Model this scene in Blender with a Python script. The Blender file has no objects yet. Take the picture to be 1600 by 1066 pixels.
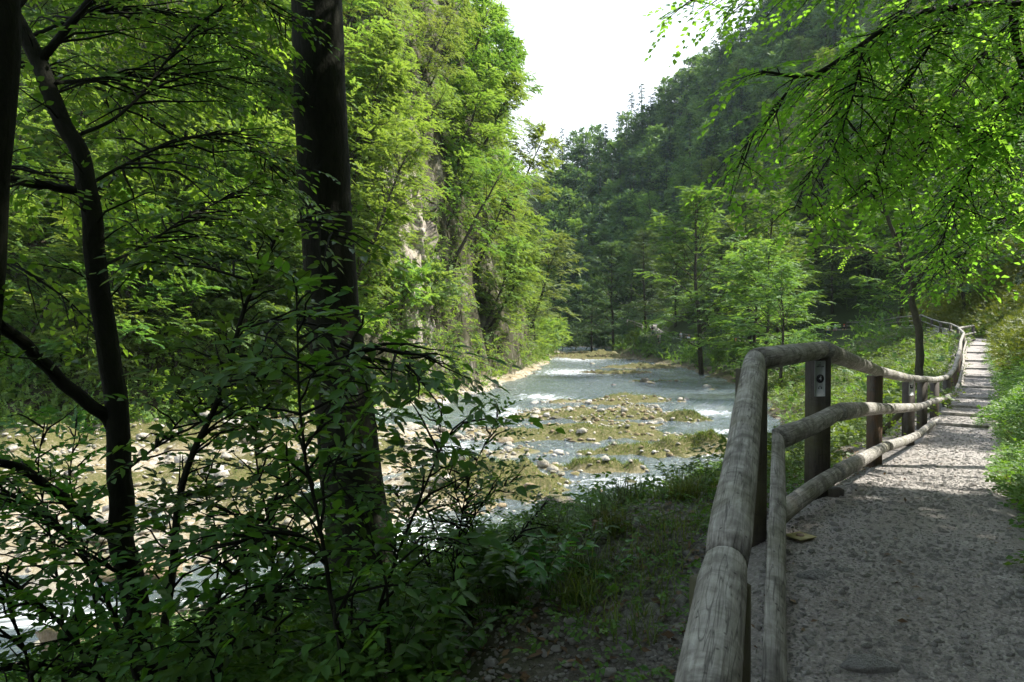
import bpy, math, random
import numpy as np
from mathutils import Vector, Matrix
random.seed(7)
RNG = np.random.default_rng(7)
S = bpy.context.scene
COL = S.collection
R = math.radians

# ------------------------------------------------------------------ camera
F_PX = 1155.0
PITCH = math.atan(23.0 / F_PX)
cd = bpy.data.cameras.new('camera'); cam = bpy.data.objects.new('camera', cd); COL.objects.link(cam)
cd.sensor_width = 36; cd.lens = F_PX / 1600 * 36; cd.clip_start = 0.05; cd.clip_end = 3000
cam.location = (0, 0, 0); cam.rotation_euler = (R(90) - PITCH, 0, 0)
S.camera = cam

# ------------------------------------------------------------------ sun, sky, exposure
SUN_EL, SUN_AZ = R(52), R(77)          # azimuth measured from +Y (view) towards +X (right)
sdir = Vector((math.sin(SUN_AZ) * math.cos(SUN_EL), math.cos(SUN_AZ) * math.cos(SUN_EL), math.sin(SUN_EL)))
sl = bpy.data.lights.new('sun', 'SUN'); sl.energy = 4.6; sl.angle = R(0.5); sl.color = (1, 0.95, 0.86)
so = bpy.data.objects.new('sun', sl); COL.objects.link(so)
so.rotation_euler = sdir.to_track_quat('Z', 'Y').to_euler()
so.location = (0, 0, 80)
W = bpy.data.worlds.new('World'); S.world = W; W.use_nodes = True
nt = W.node_tree; nt.nodes.clear()
def N(nt, t, **k):
    n = nt.nodes.new(t)
    for a, b in k.items(): setattr(n, a, b)
    return n
out = N(nt, 'ShaderNodeOutputWorld'); bg = N(nt, 'ShaderNodeBackground')
sky = N(nt, 'ShaderNodeTexSky'); sky.sky_type = 'NISHITA'; sky.sun_disc = False
sky.sun_elevation = SUN_EL; sky.sun_rotation = SUN_AZ; sky.air_density = 1.2; sky.dust_density = 2.0
tc = N(nt, 'ShaderNodeTexCoord'); mp = N(nt, 'ShaderNodeMapping'); mp.inputs['Scale'].default_value = (1.2, 1.2, 4.5)
mp.inputs['Location'].default_value = (0.3, 0.1, 0.55)
no = N(nt, 'ShaderNodeTexNoise'); no.inputs['Scale'].default_value = 2.2; no.inputs['Detail'].default_value = 6
rp = N(nt, 'ShaderNodeValToRGB'); rp.color_ramp.elements[0].position = 0.33; rp.color_ramp.elements[1].position = 0.52
rp.color_ramp.elements[0].color = (0.55,) * 3 + (1,)
mx = N(nt, 'ShaderNodeMixRGB'); mx.inputs[2].default_value = (5.0, 5.4, 5.9, 1)
nt.links.new(tc.outputs['Generated'], mp.inputs[0]); nt.links.new(mp.outputs[0], no.inputs[0])
nt.links.new(no.outputs[0], rp.inputs[0]); sx = N(nt, 'ShaderNodeSeparateXYZ'); nt.links.new(tc.outputs['Generated'], sx.inputs[0])
el = N(nt, 'ShaderNodeValToRGB'); el.color_ramp.elements[0].position = .42; el.color_ramp.elements[0].color = (1, 1, 1, 1); el.color_ramp.elements[1].position = .75; el.color_ramp.elements[1].color = (.35, .35, .35, 1)
nt.links.new(sx.outputs[2], el.inputs[0]); mm = N(nt, 'ShaderNodeMath', operation='MULTIPLY'); nt.links.new(rp.outputs[0], mm.inputs[0]); nt.links.new(el.outputs[0], mm.inputs[1])
nt.links.new(mm.outputs[0], mx.inputs[0])
nt.links.new(sky.outputs[0], mx.inputs[1]); nt.links.new(mx.outputs[0], bg.inputs[0]); nt.links.new(bg.outputs[0], out.inputs[0])
bg.inputs[1].default_value = 0.14
vs = S.view_settings; vs.view_transform = 'Standard'; vs.look = 'None'; vs.gamma = 1; vs.use_curve_mapping = False
vs.exposure = 1.35
cy = S.cycles
cy.max_bounces = 7; cy.diffuse_bounces = 3; cy.glossy_bounces = 2; cy.transmission_bounces = 4; cy.transparent_max_bounces = 8
cy.volume_bounces = 0; cy.use_denoising = True
cy.sample_clamp_indirect = 4.0; cy.caustics_reflective = False; cy.caustics_refractive = False

# ------------------------------------------------------------------ helpers
def at(px, py, d):
    """world point seen at photo pixel (px, py) at depth d metres"""
    a = (px - 800) / F_PX; b = (533 - py) / F_PX
    c, s = math.cos(PITCH), math.sin(PITCH)
    return np.array((d * a, d * (c + b * s), d * (-s + b * c)))

def proj(p):
    c, s = math.cos(PITCH), math.sin(PITCH)
    dep = p[1] * c - p[2] * s; up = p[1] * s + p[2] * c
    return 800 + F_PX * p[0] / dep, 533 - F_PX * up / dep, dep

def tag(o, label=None, cat=None, group=None, kind=None):
    if label: o['label'] = label
    if cat: o['category'] = cat
    if group: o['group'] = group
    if kind: o['kind'] = kind
    return o

def empty(name, loc, label, cat, group=None):
    o = bpy.data.objects.new(name, None); COL.objects.link(o); o.location = tuple(loc); o.empty_display_size = 0.2
    return tag(o, label, cat, group)

def link(name, me, parent=None, loc=None):
    o = bpy.data.objects.new(name, me); COL.objects.link(o)
    if parent: o.parent = parent
    if loc is not None: o.location = tuple(loc)
    return o

class MB:
    """mesh builder: arrays of triangles / quads plus per-vertex attributes"""
    def __init__(s): s.v = []; s.t = []; s.q = []; s.n = 0; s.var = []; s.lc = []
    def add(s, v, tris=None, quads=None, var=None, lc=None):
        v = np.asarray(v, float).reshape(-1, 3)
        if tris is not None and len(tris): s.t.append(np.asarray(tris).reshape(-1, 3) + s.n)
        if quads is not None and len(quads): s.q.append(np.asarray(quads).reshape(-1, 4) + s.n)
        s.v.append(v); s.n += len(v)
        s.var.append(np.full(len(v), 0.5) if var is None else (np.full(len(v), var) if np.isscalar(var) else np.asarray(var)))
        s.lc.append(v if lc is None else lc)
    def mesh(s, name, mats, smooth=False):
        v = np.concatenate(s.v); t = np.concatenate(s.t) if s.t else np.zeros((0, 3), int)
        q = np.concatenate(s.q) if s.q else np.zeros((0, 4), int)
        me = bpy.data.meshes.new(name)
        me.vertices.add(len(v)); me.vertices.foreach_set('co', v.astype(np.float32).ravel())
        nl = len(t) * 3 + len(q) * 4
        me.loops.add(nl); me.loops.foreach_set('vertex_index', np.concatenate([t.ravel(), q.ravel()]).astype(np.int32))
        me.polygons.add(len(t) + len(q))
        st = np.concatenate([np.arange(len(t)) * 3, len(t) * 3 + np.arange(len(q)) * 4]).astype(np.int32)
        me.polygons.foreach_set('loop_start', st)
        if smooth: me.polygons.foreach_set('use_smooth', np.ones(len(st), bool))
        a = me.attributes.new('var', 'FLOAT', 'POINT'); a.data.foreach_set('value', np.concatenate(s.var).astype(np.float32))
        a = me.attributes.new('lc', 'FLOAT_VECTOR', 'POINT'); a.data.foreach_set('vector', np.concatenate(s.lc).astype(np.float32).ravel())
        for m in (mats if isinstance(mats, (list, tuple)) else [mats]): me.materials.append(m)
        me.update(calc_edges=True); me.validate()
        return me
    def obj(s, name, mats, parent=None, smooth=False, loc=None):
        return link(name, s.mesh(name, mats, smooth), parent, loc)

def unit(v):
    v = np.asarray(v, float); return v / np.maximum(np.linalg.norm(v, axis=-1, keepdims=True), 1e-9)

def smooth(a, b, x):
    t = np.clip((x - a) / (b - a), 0, 1); return t * t * (3 - 2 * t)

def hash2(ix, iy, seed):
    h = (ix.astype(np.int64) * 374761393 + iy.astype(np.int64) * 668265263 + seed * 974634777) & 0xffffffff
    h = ((h ^ (h >> 13)) * 1274126177) & 0xffffffff
    return ((h ^ (h >> 16)) & 0xffffff) / float(0xffffff)
def vnoise(x, y, seed=0):
    x = np.asarray(x, float); y = np.asarray(y, float)
    ix, iy = np.floor(x), np.floor(y); fx, fy = x - ix, y - iy
    fx = fx * fx * (3 - 2 * fx); fy = fy * fy * (3 - 2 * fy)
    a = hash2(ix, iy, seed); b = hash2(ix + 1, iy, seed); c = hash2(ix, iy + 1, seed); d = hash2(ix + 1, iy + 1, seed)
    return (a * (1 - fx) + b * fx) * (1 - fy) + (c * (1 - fx) + d * fx) * fy
def fbm(x, y, o=4, seed=0):
    s = 0; a = 0.5; t = 0
    for k in range(o): s = s + a * vnoise(x * 2 ** k + 13.7 * k, y * 2 ** k - 7.1 * k, seed + k); t += a; a *= .5
    return s / t - 0.5

def spline(pts, n):
    """Catmull-Rom resample of a polyline to n points (rows may carry extra columns)"""
    p = np.asarray(pts, float)
    if len(p) == 2: return p[0] + (p[1] - p[0]) * np.linspace(0, 1, n)[:, None]
    q = np.vstack([2 * p[0] - p[1], p, 2 * p[-1] - p[-2]])
    seg = np.linalg.norm(np.diff(p[:, :3], axis=0), axis=1); cum = np.concatenate([[0], np.cumsum(seg)])
    u = np.linspace(0, cum[-1], n); i = np.clip(np.searchsorted(cum, u, 'right') - 1, 0, len(seg) - 1)
    t = ((u - cum[i]) / seg[i])[:, None]
    a, b, c, d = q[i], q[i + 1], q[i + 2], q[i + 3]
    return 0.5 * ((2 * b) + (-a + c) * t + (2 * a - 5 * b + 4 * c - d) * t ** 2 + (-a + 3 * b - 3 * c + d) * t ** 3)

def tube(mb, pts, rad, sides=8, cap=True, irr=0.0, flat=None, seed=0, var=0.5):
    """tapered tube; flat=(axis vector) makes a half-round section cut on that side"""
    p = np.asarray(pts, float); n = len(p); rad = np.broadcast_to(np.asarray(rad, float), (n,))
    T = unit(np.gradient(p, axis=0))
    ref = np.array((0, 0, 1.)) if abs(T[n // 2][2]) < 0.9 else np.array((0, 1., 0))
    if flat is not None: ref = np.asarray(flat, float)
    A = unit(ref - (T @ ref)[:, None] * T); B = np.cross(T, A)
    th = np.linspace(0, 2 * math.pi, sides, endpoint=False)
    ca, sa = np.cos(th), np.sin(th)
    if flat is not None: ca = np.minimum(ca, 0.15)
    rr = rad[:, None] * np.ones(sides)
    L = np.concatenate([[0], np.cumsum(np.linalg.norm(np.diff(p, axis=0), axis=1))])
    if irr: rr = rr * (1 + irr * 2 * (fbm(np.repeat(L[:, None], sides, 1) * 3 + seed * 7.3, ca[None] * 1.7 + sa[None] * 2.3 + 5, 3, seed)))
    v = p[:, None] + A[:, None] * (rr * ca)[..., None] + B[:, None] * (rr * sa)[..., None]
    lc = np.stack([np.repeat(L[:, None], sides, 1) + seed * 3.1, rr * ca + seed, rr * sa], -1).reshape(-1, 3)
    i = np.arange(n - 1)[:, None] * sides; j = np.arange(sides)[None]; k = (j + 1) % sides
    q = np.stack([i + j, i + k, i + sides + k, i + sides + j], -1).reshape(-1, 4)
    v = v.reshape(-1, 3)
    if cap:
        v = np.vstack([v, p[0], p[-1]]); lc = np.vstack([lc, lc[0], lc[-1]])
        m = n * sides; jj = np.arange(sides); kk = (jj + 1) % sides
        t = np.vstack([np.stack([np.full(sides, m), kk, jj], -1), np.stack([np.full(sides, m + 1), (n - 1) * sides + jj, (n - 1) * sides + kk], -1)])
        mb.add(v, t, q, var, lc)
    else: mb.add(v, None, q, var, lc)

def box(mb, c, size, rot=None, jit=0.0, var=0.5):
    s = np.array([(x, y, z) for x in (-.5, .5) for y in (-.5, .5) for z in (-.5, .5)]) * np.array(size)
    if jit: s = s + RNG.normal(0, jit, s.shape)
    if rot is not None: s = s @ np.array(rot).T
    q = [(0, 1, 3, 2), (4, 6, 7, 5), (0, 4, 5, 1), (2, 3, 7, 6), (0, 2, 6, 4), (1, 5, 7, 3)]
    mb.add(s + np.array(c), None, q, var)

def beam(mb, a, b, w, h, side=None):
    """squared timber from a to b"""
    a = np.array(a, float); b = np.array(b, float); T = unit(b - a)
    up = np.array((0, 0, 1.)) if abs(T[2]) < .9 else np.array((0, 1., 0))
    if side is not None: A = unit(np.array(side) - (np.array(side) @ T) * T)
    else: A = unit(np.cross(T, up))
    B = np.cross(T, A)
    c = w * .12
    sec = [(-w / 2 + c, -h / 2), (w / 2 - c, -h / 2), (w / 2, -h / 2 + c), (w / 2, h / 2 - c), (w / 2 - c, h / 2), (-w / 2 + c, h / 2), (-w / 2, h / 2 - c), (-w / 2, -h / 2 + c)]
    v = [p + A * x + B * y for p in (a, b) for x, y in sec] + [a, b]
    q = [(i, (i + 1) % 8, 8 + (i + 1) % 8, 8 + i) for i in range(8)]
    t = [(16, (i + 1) % 8, i) for i in range(8)] + [(17, 8 + i, 8 + (i + 1) % 8) for i in range(8)]
    L = np.linalg.norm(b - a)
    lc = np.array([(k * L, x, y) for k in (0, 1) for x, y in sec] + [(0, 0, 0), (L, 0, 0)]) + RNG.uniform(0, 9)
    mb.add(v, t, q, 0.5, lc)

def leaves(mb, P, D, Nn, L, Wd, full=False, var=None, fold=0.18):
    """one leaf per row: base P, direction D, normal Nn, length L, width Wd"""
    P = np.asarray(P); n = len(P)
    if n == 0: return
    D = unit(D); Sd = unit(np.cross(Nn, D)); Up = np.cross(D, Sd)
    L = np.broadcast_to(L, (n,))[:, None]; Wd = np.broadcast_to(Wd, (n,))[:, None]
    if var is None: var = RNG.random(n)
    if full:
        cs = [(0, 0, 0), (.33, 0, -.06), (1, 0, -.16), (.24, .42, .1), (.62, .36, .02), (.24, -.42, .1), (.62, -.36, .02), (.68, 0, -.1)]
        v = np.stack([P + D * L * a + Sd * Wd * b + Up * (Wd * c * 1.4) for a, b, c in cs], 1)
        f = np.array([(0, 1, 3), (1, 4, 3), (1, 7, 4), (7, 2, 4), (0, 5, 1), (1, 5, 6), (1, 6, 7), (7, 6, 2)])
    else:
        cs = [(0, 0, 0), (.45, .5, fold), (1, 0, 0), (.45, -.5, fold)]
        v = np.stack([P + D * L * a + Sd * Wd * b + Up * (Wd * c) for a, b, c in cs], 1)
        f = np.array([(0, 2, 1), (0, 3, 2)])
    k = len(cs)
    t = (np.arange(n)[:, None, None] * k + f[None]).reshape(-1, 3)
    mb.add(v.reshape(-1, 3), t, None, np.repeat(var, k))

def sprays(mb, B, D, L, nl, leafL, leafW, full=False, up=(0, 0, 1), tilt=0.35, droop=0.15, ang=0.9, twig=None, vv=0.5):
    """planar leafy twigs: base B(T,3), direction D(T,3), lengths L(T)"""
    B = np.asarray(B); T = len(B)
    if T == 0: return
    D = unit(D); L = np.broadcast_to(L, (T,))
    Nn = unit(np.asarray(up) + RNG.normal(0, tilt, (T, 3)))
    Sd = unit(np.cross(Nn, D)); Nn = np.cross(D, Sd)
    t = (np.arange(nl) + .6) / nl
    tt = np.broadcast_to(t, (T, nl)) + RNG.normal(0, .25 / nl, (T, nl))
    P = B[:, None] + D[:, None] * (L[:, None] * tt)[..., None]; P[..., 2] -= droop * (L[:, None] * tt ** 2)
    sg = np.where(np.arange(nl) % 2 == 0, 1., -1.)[None] * np.ones((T, 1))
    a = ang * (1 - .55 * tt) + RNG.normal(0, .2, (T, nl))
    LD = D[:, None] * np.cos(a)[..., None] + Sd[:, None] * (np.sin(a) * sg)[..., None]
    LD[..., 2] -= .12
    LN = Nn[:, None] + RNG.normal(0, .25, (T, nl, 3))
    sz = RNG.uniform(.65, 1.12, (T, nl))
    va = np.clip(np.repeat(RNG.normal(vv, .2, T)[:, None], nl, 1) + RNG.normal(0, .13, (T, nl)), 0, 1)
    leaves(mb, P.reshape(-1, 3), LD.reshape(-1, 3), LN.reshape(-1, 3), (leafL * sz).ravel(), (leafW * sz).ravel(), full, va.ravel())
    if twig is not None:
        for i in range(T):
            e = B[i] + D[i] * L[i]; e = e - np.array((0, 0, droop * L[i])); m = B[i] + D[i] * L[i] * .5 - np.array((0, 0, droop * L[i] * .25))
            tube(twig[0], [B[i], m, e], [twig[1], twig[1] * .7, twig[1] * .3], 3, cap=False)

# ------------------------------------------------------------------ materials
def newmat(name):
    m = bpy.data.materials.new(name); m.use_nodes = True; n = m.node_tree; n.nodes.clear()
    return m, n, n.links.new
def attr(n, name, o='Fac'): a = N(n, 'ShaderNodeAttribute'); a.attribute_name = name; return a.outputs[o]
def ramp(n, src, stops, L):
    r = N(n, 'ShaderNodeValToRGB'); e = r.color_ramp.elements
    while len(e) < len(stops): e.new(0.5)
    for i, (p, c) in enumerate(stops): e[i].position = p; e[i].color = (*c, 1) if len(c) == 3 else c
    L(src, r.inputs[0]); return r.outputs[0]
def noise(n, L, vec, scale, detail=4, rough=.55, dist=0):
    t = N(n, 'ShaderNodeTexNoise'); t.inputs['Scale'].default_value = scale; t.inputs['Detail'].default_value = detail
    t.inputs['Roughness'].default_value = rough; t.inputs['Distortion'].default_value = dist
    if vec is not None: L(vec, t.inputs['Vector'])
    return t.outputs[0]
def mixc(n, L, f, a, b, mode='MIX'):
    x = N(n, 'ShaderNodeMixRGB', blend_type=mode)
    for s, v in ((x.inputs[0], f), (x.inputs[1], a), (x.inputs[2], b)):
        if isinstance(v, (int, float)): s.default_value = v
        elif isinstance(v, tuple): s.default_value = (*v, 1)
        else: L(v, s)
    return x.outputs[0]
def math_(n, L, op, a, b=None, c=None, clamp=False):
    x = N(n, 'ShaderNodeMath', operation=op); x.use_clamp = clamp
    for i, v in enumerate((a, b, c)):
        if v is None: continue
        if isinstance(v, (int, float)): x.inputs[i].default_value = v
        else: L(v, x.inputs[i])
    return x.outputs[0]
def bump(n, L, h, strength, dist=0.02, prev=None):
    b = N(n, 'ShaderNodeBump'); b.inputs['Strength'].default_value = strength; b.inputs['Distance'].default_value = dist
    L(h, b.inputs['Height'])
    if prev is not None: L(prev, b.inputs['Normal'])
    return b.outputs[0]
def princ(n, L, col, rough=.8, spec=.3, normal=None):
    p = N(n, 'ShaderNodeBsdfPrincipled'); p.inputs['Specular IOR Level'].default_value = spec
    if isinstance(col, tuple): p.inputs['Base Color'].default_value = (*col, 1)
    else: L(col, p.inputs['Base Color'])
    if isinstance(rough, (int, float)): p.inputs['Roughness'].default_value = rough
    else: L(rough, p.inputs['Roughness'])
    if normal is not None: L(normal, p.inputs['Normal'])
    return p
def output(n, L, sh):
    o = N(n, 'ShaderNodeOutputMaterial'); L(sh, o.inputs[0])

def leafmat(name, a, b, trans=.42, rough=.5, spec=.25, back=1.5):
    m, n, L = newmat(name)
    c = mixc(n, L, attr(n, 'var'), a, b)
    oi = N(n, 'ShaderNodeObjectInfo')
    h = N(n, 'ShaderNodeHueSaturation'); L(c, h.inputs['Color'])
    L(math_(n, L, 'MULTIPLY_ADD', oi.outputs['Random'], .035, .483), h.inputs['Hue'])
    L(math_(n, L, 'MULTIPLY_ADD', oi.outputs['Random'], .5, .75), h.inputs['Value'])
    c = h.outputs[0]
    p = princ(n, L, c, rough, spec)
    t = N(n, 'ShaderNodeBsdfTranslucent'); L(mixc(n, L, 1.0, c, (back * 1.15, back * 1.05, back * .35), 'MULTIPLY'), t.inputs[0])
    x = N(n, 'ShaderNodeMixShader'); x.inputs[0].default_value = trans
    L(p.outputs[0], x.inputs[1]); L(t.outputs[0], x.inputs[2]); output(n, L, x.outputs[0])
    return m

M = {}
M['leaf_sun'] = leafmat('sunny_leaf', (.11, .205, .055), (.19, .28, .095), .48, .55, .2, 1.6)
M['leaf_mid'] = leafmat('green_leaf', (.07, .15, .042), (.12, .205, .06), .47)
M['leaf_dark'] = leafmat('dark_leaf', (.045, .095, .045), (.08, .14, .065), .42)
M['leaf_far'] = leafmat('far_leaf', (.045, .10, .04), (.13, .21, .08), .45)
M['leaf_pale'] = leafmat('pale_leaf', (.13, .23, .08), (.20, .28, .12), .45)
M['leaf_near'] = leafmat('near_leaf', (.05, .14, .028), (.095, .21, .045), .47, .42, .4, 1.8)
M['leaf_beech'] = leafmat('beech_leaf', (.095, .215, .045), (.165, .31, .07), .6, .6, .15, 1.9)
M['needle'] = leafmat('needles', (.03, .07, .045), (.05, .10, .06), .2, .7)
M['herb'] = leafmat('herb_leaf', (.06, .13, .025), (.12, .20, .04), .4, .5, .3)
M['grassm'] = leafmat('grass_blade', (.06, .11, .02), (.15, .19, .045), .35, .5, .3)
M['moss'] = leafmat('moss', (.05, .095, .02), (.17, .20, .05), .2, .9, .1)
M['litter'] = leafmat('dead_leaf', (.09, .055, .03), (.2, .14, .08), .1, .7, .2, 1.0)

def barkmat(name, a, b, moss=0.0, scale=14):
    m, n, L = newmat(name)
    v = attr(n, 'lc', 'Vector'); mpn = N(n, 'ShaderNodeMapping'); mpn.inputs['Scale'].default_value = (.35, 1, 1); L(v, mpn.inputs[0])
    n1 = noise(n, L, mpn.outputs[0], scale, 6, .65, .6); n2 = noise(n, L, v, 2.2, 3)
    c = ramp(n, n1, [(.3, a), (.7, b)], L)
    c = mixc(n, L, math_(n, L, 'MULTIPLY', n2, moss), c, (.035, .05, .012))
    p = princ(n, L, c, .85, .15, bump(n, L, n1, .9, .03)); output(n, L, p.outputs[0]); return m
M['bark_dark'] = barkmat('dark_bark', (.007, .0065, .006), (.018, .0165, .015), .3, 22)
M['bark'] = barkmat('bark', (.035, .03, .024), (.09, .08, .065), .5, 18)
M['bark_far'] = barkmat('far_bark', (.03, .026, .02), (.07, .06, .05), .3, 8)

def logmat(name, grey=(.34, .325, .30), dark=(.09, .08, .068), light=(.56, .55, .52), moss=.4):
    m, n, L = newmat(name)
    v = attr(n, 'lc', 'Vector')
    mpn = N(n, 'ShaderNodeMapping'); mpn.inputs['Scale'].default_value = (.5, 9, 9); L(v, mpn.inputs[0])
    fine = noise(n, L, mpn.outputs[0], 9, 6, .7, .3)
    mp2 = N(n, 'ShaderNodeMapping'); mp2.inputs['Scale'].default_value = (3.2, 3, 3); L(v, mp2.inputs[0])
    blot = noise(n, L, mp2.outputs[0], 2.6, 5, .6, 1.2)
    c = ramp(n, fine, [(.25, dark), (.48, grey), (.75, light)], L)
    c = mixc(n, L, ramp(n, blot, [(.36, (.75,) * 3), (.58, (0,) * 3)], L), c, (.085, .078, .07))
    n3 = noise(n, L, v, 1.7, 5)
    c = mixc(n, L, ramp(n, n3, [(.48, (0,) * 3), (.66, (moss,) * 3)], L), c, (.12, .125, .04))
    vo = N(n, 'ShaderNodeTexVoronoi'); vo.inputs['Scale'].default_value = 7; L(mp2.outputs[0], vo.inputs['Vector'])
    mp4 = N(n, 'ShaderNodeMapping'); mp4.inputs['Scale'].default_value = (9, 1.5, 1.5); L(v, mp4.inputs[0])
    rings = noise(n, L, mp4.outputs[0], 1.6, 5, .7, 1.5); c = mixc(n, L, ramp(n, rings, [(.54, (0,) * 3), (.68, (.35,) * 3)], L), c, dark)
    c = mixc(n, L, ramp(n, blot, [(.6, (0,) * 3), (.74, (.6,) * 3)], L), c, light)
    kn = ramp(n, vo.outputs['Distance'], [(.05, (.85,) * 3), (.14, (0,) * 3)], L)
    c = mixc(n, L, kn, c, (.035, .03, .028))
    mp5 = N(n, 'ShaderNodeMapping'); mp5.inputs['Scale'].default_value = (.35, 7, 7); L(v, mp5.inputs[0])
    ck_ = noise(n, L, mp5.outputs[0], 3.2, 3, .6, .4); ckr = ramp(n, ck_, [(.485, (0,) * 3), (.5, (.9,) * 3), (.515, (0,) * 3)], L); c = mixc(n, L, math_(n, L, 'MULTIPLY', ckr, .8), c, (.03, .027, .024))
    p = princ(n, L, c, .72, .25, bump(n, L, ckr, -.8, .006, bump(n, L, fine, .6, .008))); output(n, L, p.outputs[0]); return m
M['log'] = logmat('weathered_log')
M['log_pale'] = logmat('pale_log', (.33, .31, .27), (.16, .14, .12), (.5, .47, .42), .15)
M['post'] = logmat('dark_post', (.06, .05, .042), (.03, .026, .022), (.10, .085, .07), .4)
M['post_red'] = logmat('brown_post', (.11, .07, .045), (.05, .035, .025), (.17, .11, .07), .2)

def plain(name, col, rough=.6, spec=.3, nsc=0):
    m, n, L = newmat(name)
    c = col
    tcn = N(n, 'ShaderNodeTexCoord')
    f = noise(n, L, tcn.outputs['Object'], nsc or 25, 4)
    c = mixc(n, L, f, tuple(x * .82 for x in col), tuple(min(1, x * 1.12) for x in col))
    p = princ(n, L, c, rough, spec); output(n, L, p.outputs[0]); return m

def rockmat(name, a, b, c_, mossy=.5, sc=3.0):
    m, n, L = newmat(name)
    g = N(n, 'ShaderNodeNewGeometry'); tcn = N(n, 'ShaderNodeTexCoord')
    v = g.outputs['Position']
    n1 = noise(n, L, v, sc, 8, .65, .4); n2 = noise(n, L, v, sc * 6, 5, .7)
    c = ramp(n, n1, [(.3, a), (.5, b), (.68, c_)], L)
    c = mixc(n, L, .35, c, ramp(n, n2, [(.3, a), (.7, c_)], L))
    sp = N(n, 'ShaderNodeSeparateXYZ'); L(g.outputs['Normal'], sp.inputs[0])
    mo = math_(n, L, 'MULTIPLY', ramp(n, sp.outputs[2], [(.25, (0,) * 3), (.8, (1,) * 3)], L), ramp(n, noise(n, L, v, sc * .6, 4), [(.42, (0,) * 3), (.58, (1,) * 3)], L))
    mo = math_(n, L, 'MULTIPLY', mo, mossy)
    c = mixc(n, L, mo, c, ramp(n, n2, [(.3, (.05, .06, .012)), (.7, (.15, .14, .03))], L))
    vo = N(n, 'ShaderNodeTexVoronoi'); vo.inputs['Scale'].default_value = sc * 2.5; L(v, vo.inputs['Vector'])
    p = princ(n, L, c, .85, .2, bump(n, L, n2, .9, .07, bump(n, L, n1, .8, .22))); output(n, L, p.outputs[0]); return m
M['limestone'] = rockmat('limestone', (.20, .17, .12), (.40, .37, .32), (.62, .60, .56), .5, 1.4)
M['cliff'] = rockmat('cliff_rock', (.10, .085, .06), (.30, .26, .21), (.58, .54, .48), .7, .9)
M['river_rock'] = rockmat('river_rock', (.12, .09, .05), (.30, .22, .12), (.48, .42, .34), .85, 2.0)
M['boulder'] = rockmat('mossy_boulder', (.05, .05, .04), (.12, .11, .09), (.25, .23, .2), .95, 2.0)

# ground: masks painted per vertex (what the ground is made of, not its light)
def groundmat():
    m, n, L = newmat('ground')
    g = N(n, 'ShaderNodeNewGeometry'); v = g.outputs['Position']
    at_ = N(n, 'ShaderNodeAttribute'); at_.attribute_name = 'zone'
    s = N(n, 'ShaderNodeSeparateColor'); L(at_.outputs['Color'], s.inputs[0])
    n1 = noise(n, L, v, .8, 6, .6); n2 = noise(n, L, v, 9, 6, .7); n3 = noise(n, L, v, 45, 4, .7)
    soil = ramp(n, n2, [(.3, (.03, .024, .015)), (.5, (.06, .05, .032)), (.72, (.13, .11, .08))], L)
    soil = mixc(n, L, ramp(n, n1, [(.42, (0,) * 3), (.6, (.7,) * 3)], L), soil, ramp(n, n3, [(.3, (.02, .04, .01)), (.7, (.06, .09, .02))], L))
    soil = mixc(n, L, attr(n, 'wooded'), soil, ramp(n, n2, [(.3, (.018, .032, .012)), (.7, (.05, .075, .025))], L))
    vo = N(n, 'ShaderNodeTexVoronoi'); vo.inputs['Scale'].default_value = 5; L(v, vo.inputs['Vector'])
    stone = ramp(n, vo.outputs['Color'], [(.2, (.15, .10, .05)), (.45, (.28, .24, .17)), (.75, (.45, .42, .37))], L)
    stone = mixc(n, L, .5, stone, ramp(n, n2, [(.3, (.12, .09, .035)), (.5, (.28, .25, .18)), (.7, (.55, .53, .49))], L))
    stone = mixc(n, L, ramp(n, noise(n, L, v, .45, 4), [(.45, (0,) * 3), (.62, (.75,) * 3)], L), stone, ramp(n, n2, [(.3, (.09, .075, .022)), (.7, (.25, .20, .10))], L))
    mossc = mixc(n, L, n3, ramp(n, n2, [(.3, (.03, .045, .012)), (.43, (.07, .095, .028)), (.54, (.125, .12, .045)), (.66, (.36, .31, .22)), (.8, (.5, .46, .4))], L), (.07, .06, .02))
    gravel = ramp(n, n3, [(.3, (.055, .05, .045)), (.5, (.14, .13, .12)), (.7, (.32, .30, .28))], L)
    grass = ramp(n, n2, [(.3, (.06, .06, .02)), (.7, (.15, .15, .05))], L)
    c = mixc(n, L, s.outputs[0], soil, stone)
    c = mixc(n, L, s.outputs[1], c, mossc)
    c = mixc(n, L, s.outputs[2], c, gravel)
    a2 = attr(n, 'grassy'); c = mixc(n, L, a2, c, grass)
    sp = N(n, 'ShaderNodeSeparateXYZ'); L(g.outputs['True Normal'], sp.inputs[0])
    steep = ramp(n, sp.outputs[2], [(.3, (1,) * 3), (.55, (0,) * 3)], L)
    rock = ramp(n, noise(n, L, v, .5, 8, .65), [(.38, (.03, .032, .014)), (.55, (.075, .07, .045)), (.72, (.28, .26, .22))], L)
    c = mixc(n, L, steep, c, rock)
    p = princ(n, L, c, .9, .15, bump(n, L, n3, .5, .02, bump(n, L, n2, .7, .06))); output(n, L, p.outputs[0]); return m
M['ground'] = groundmat()

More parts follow.
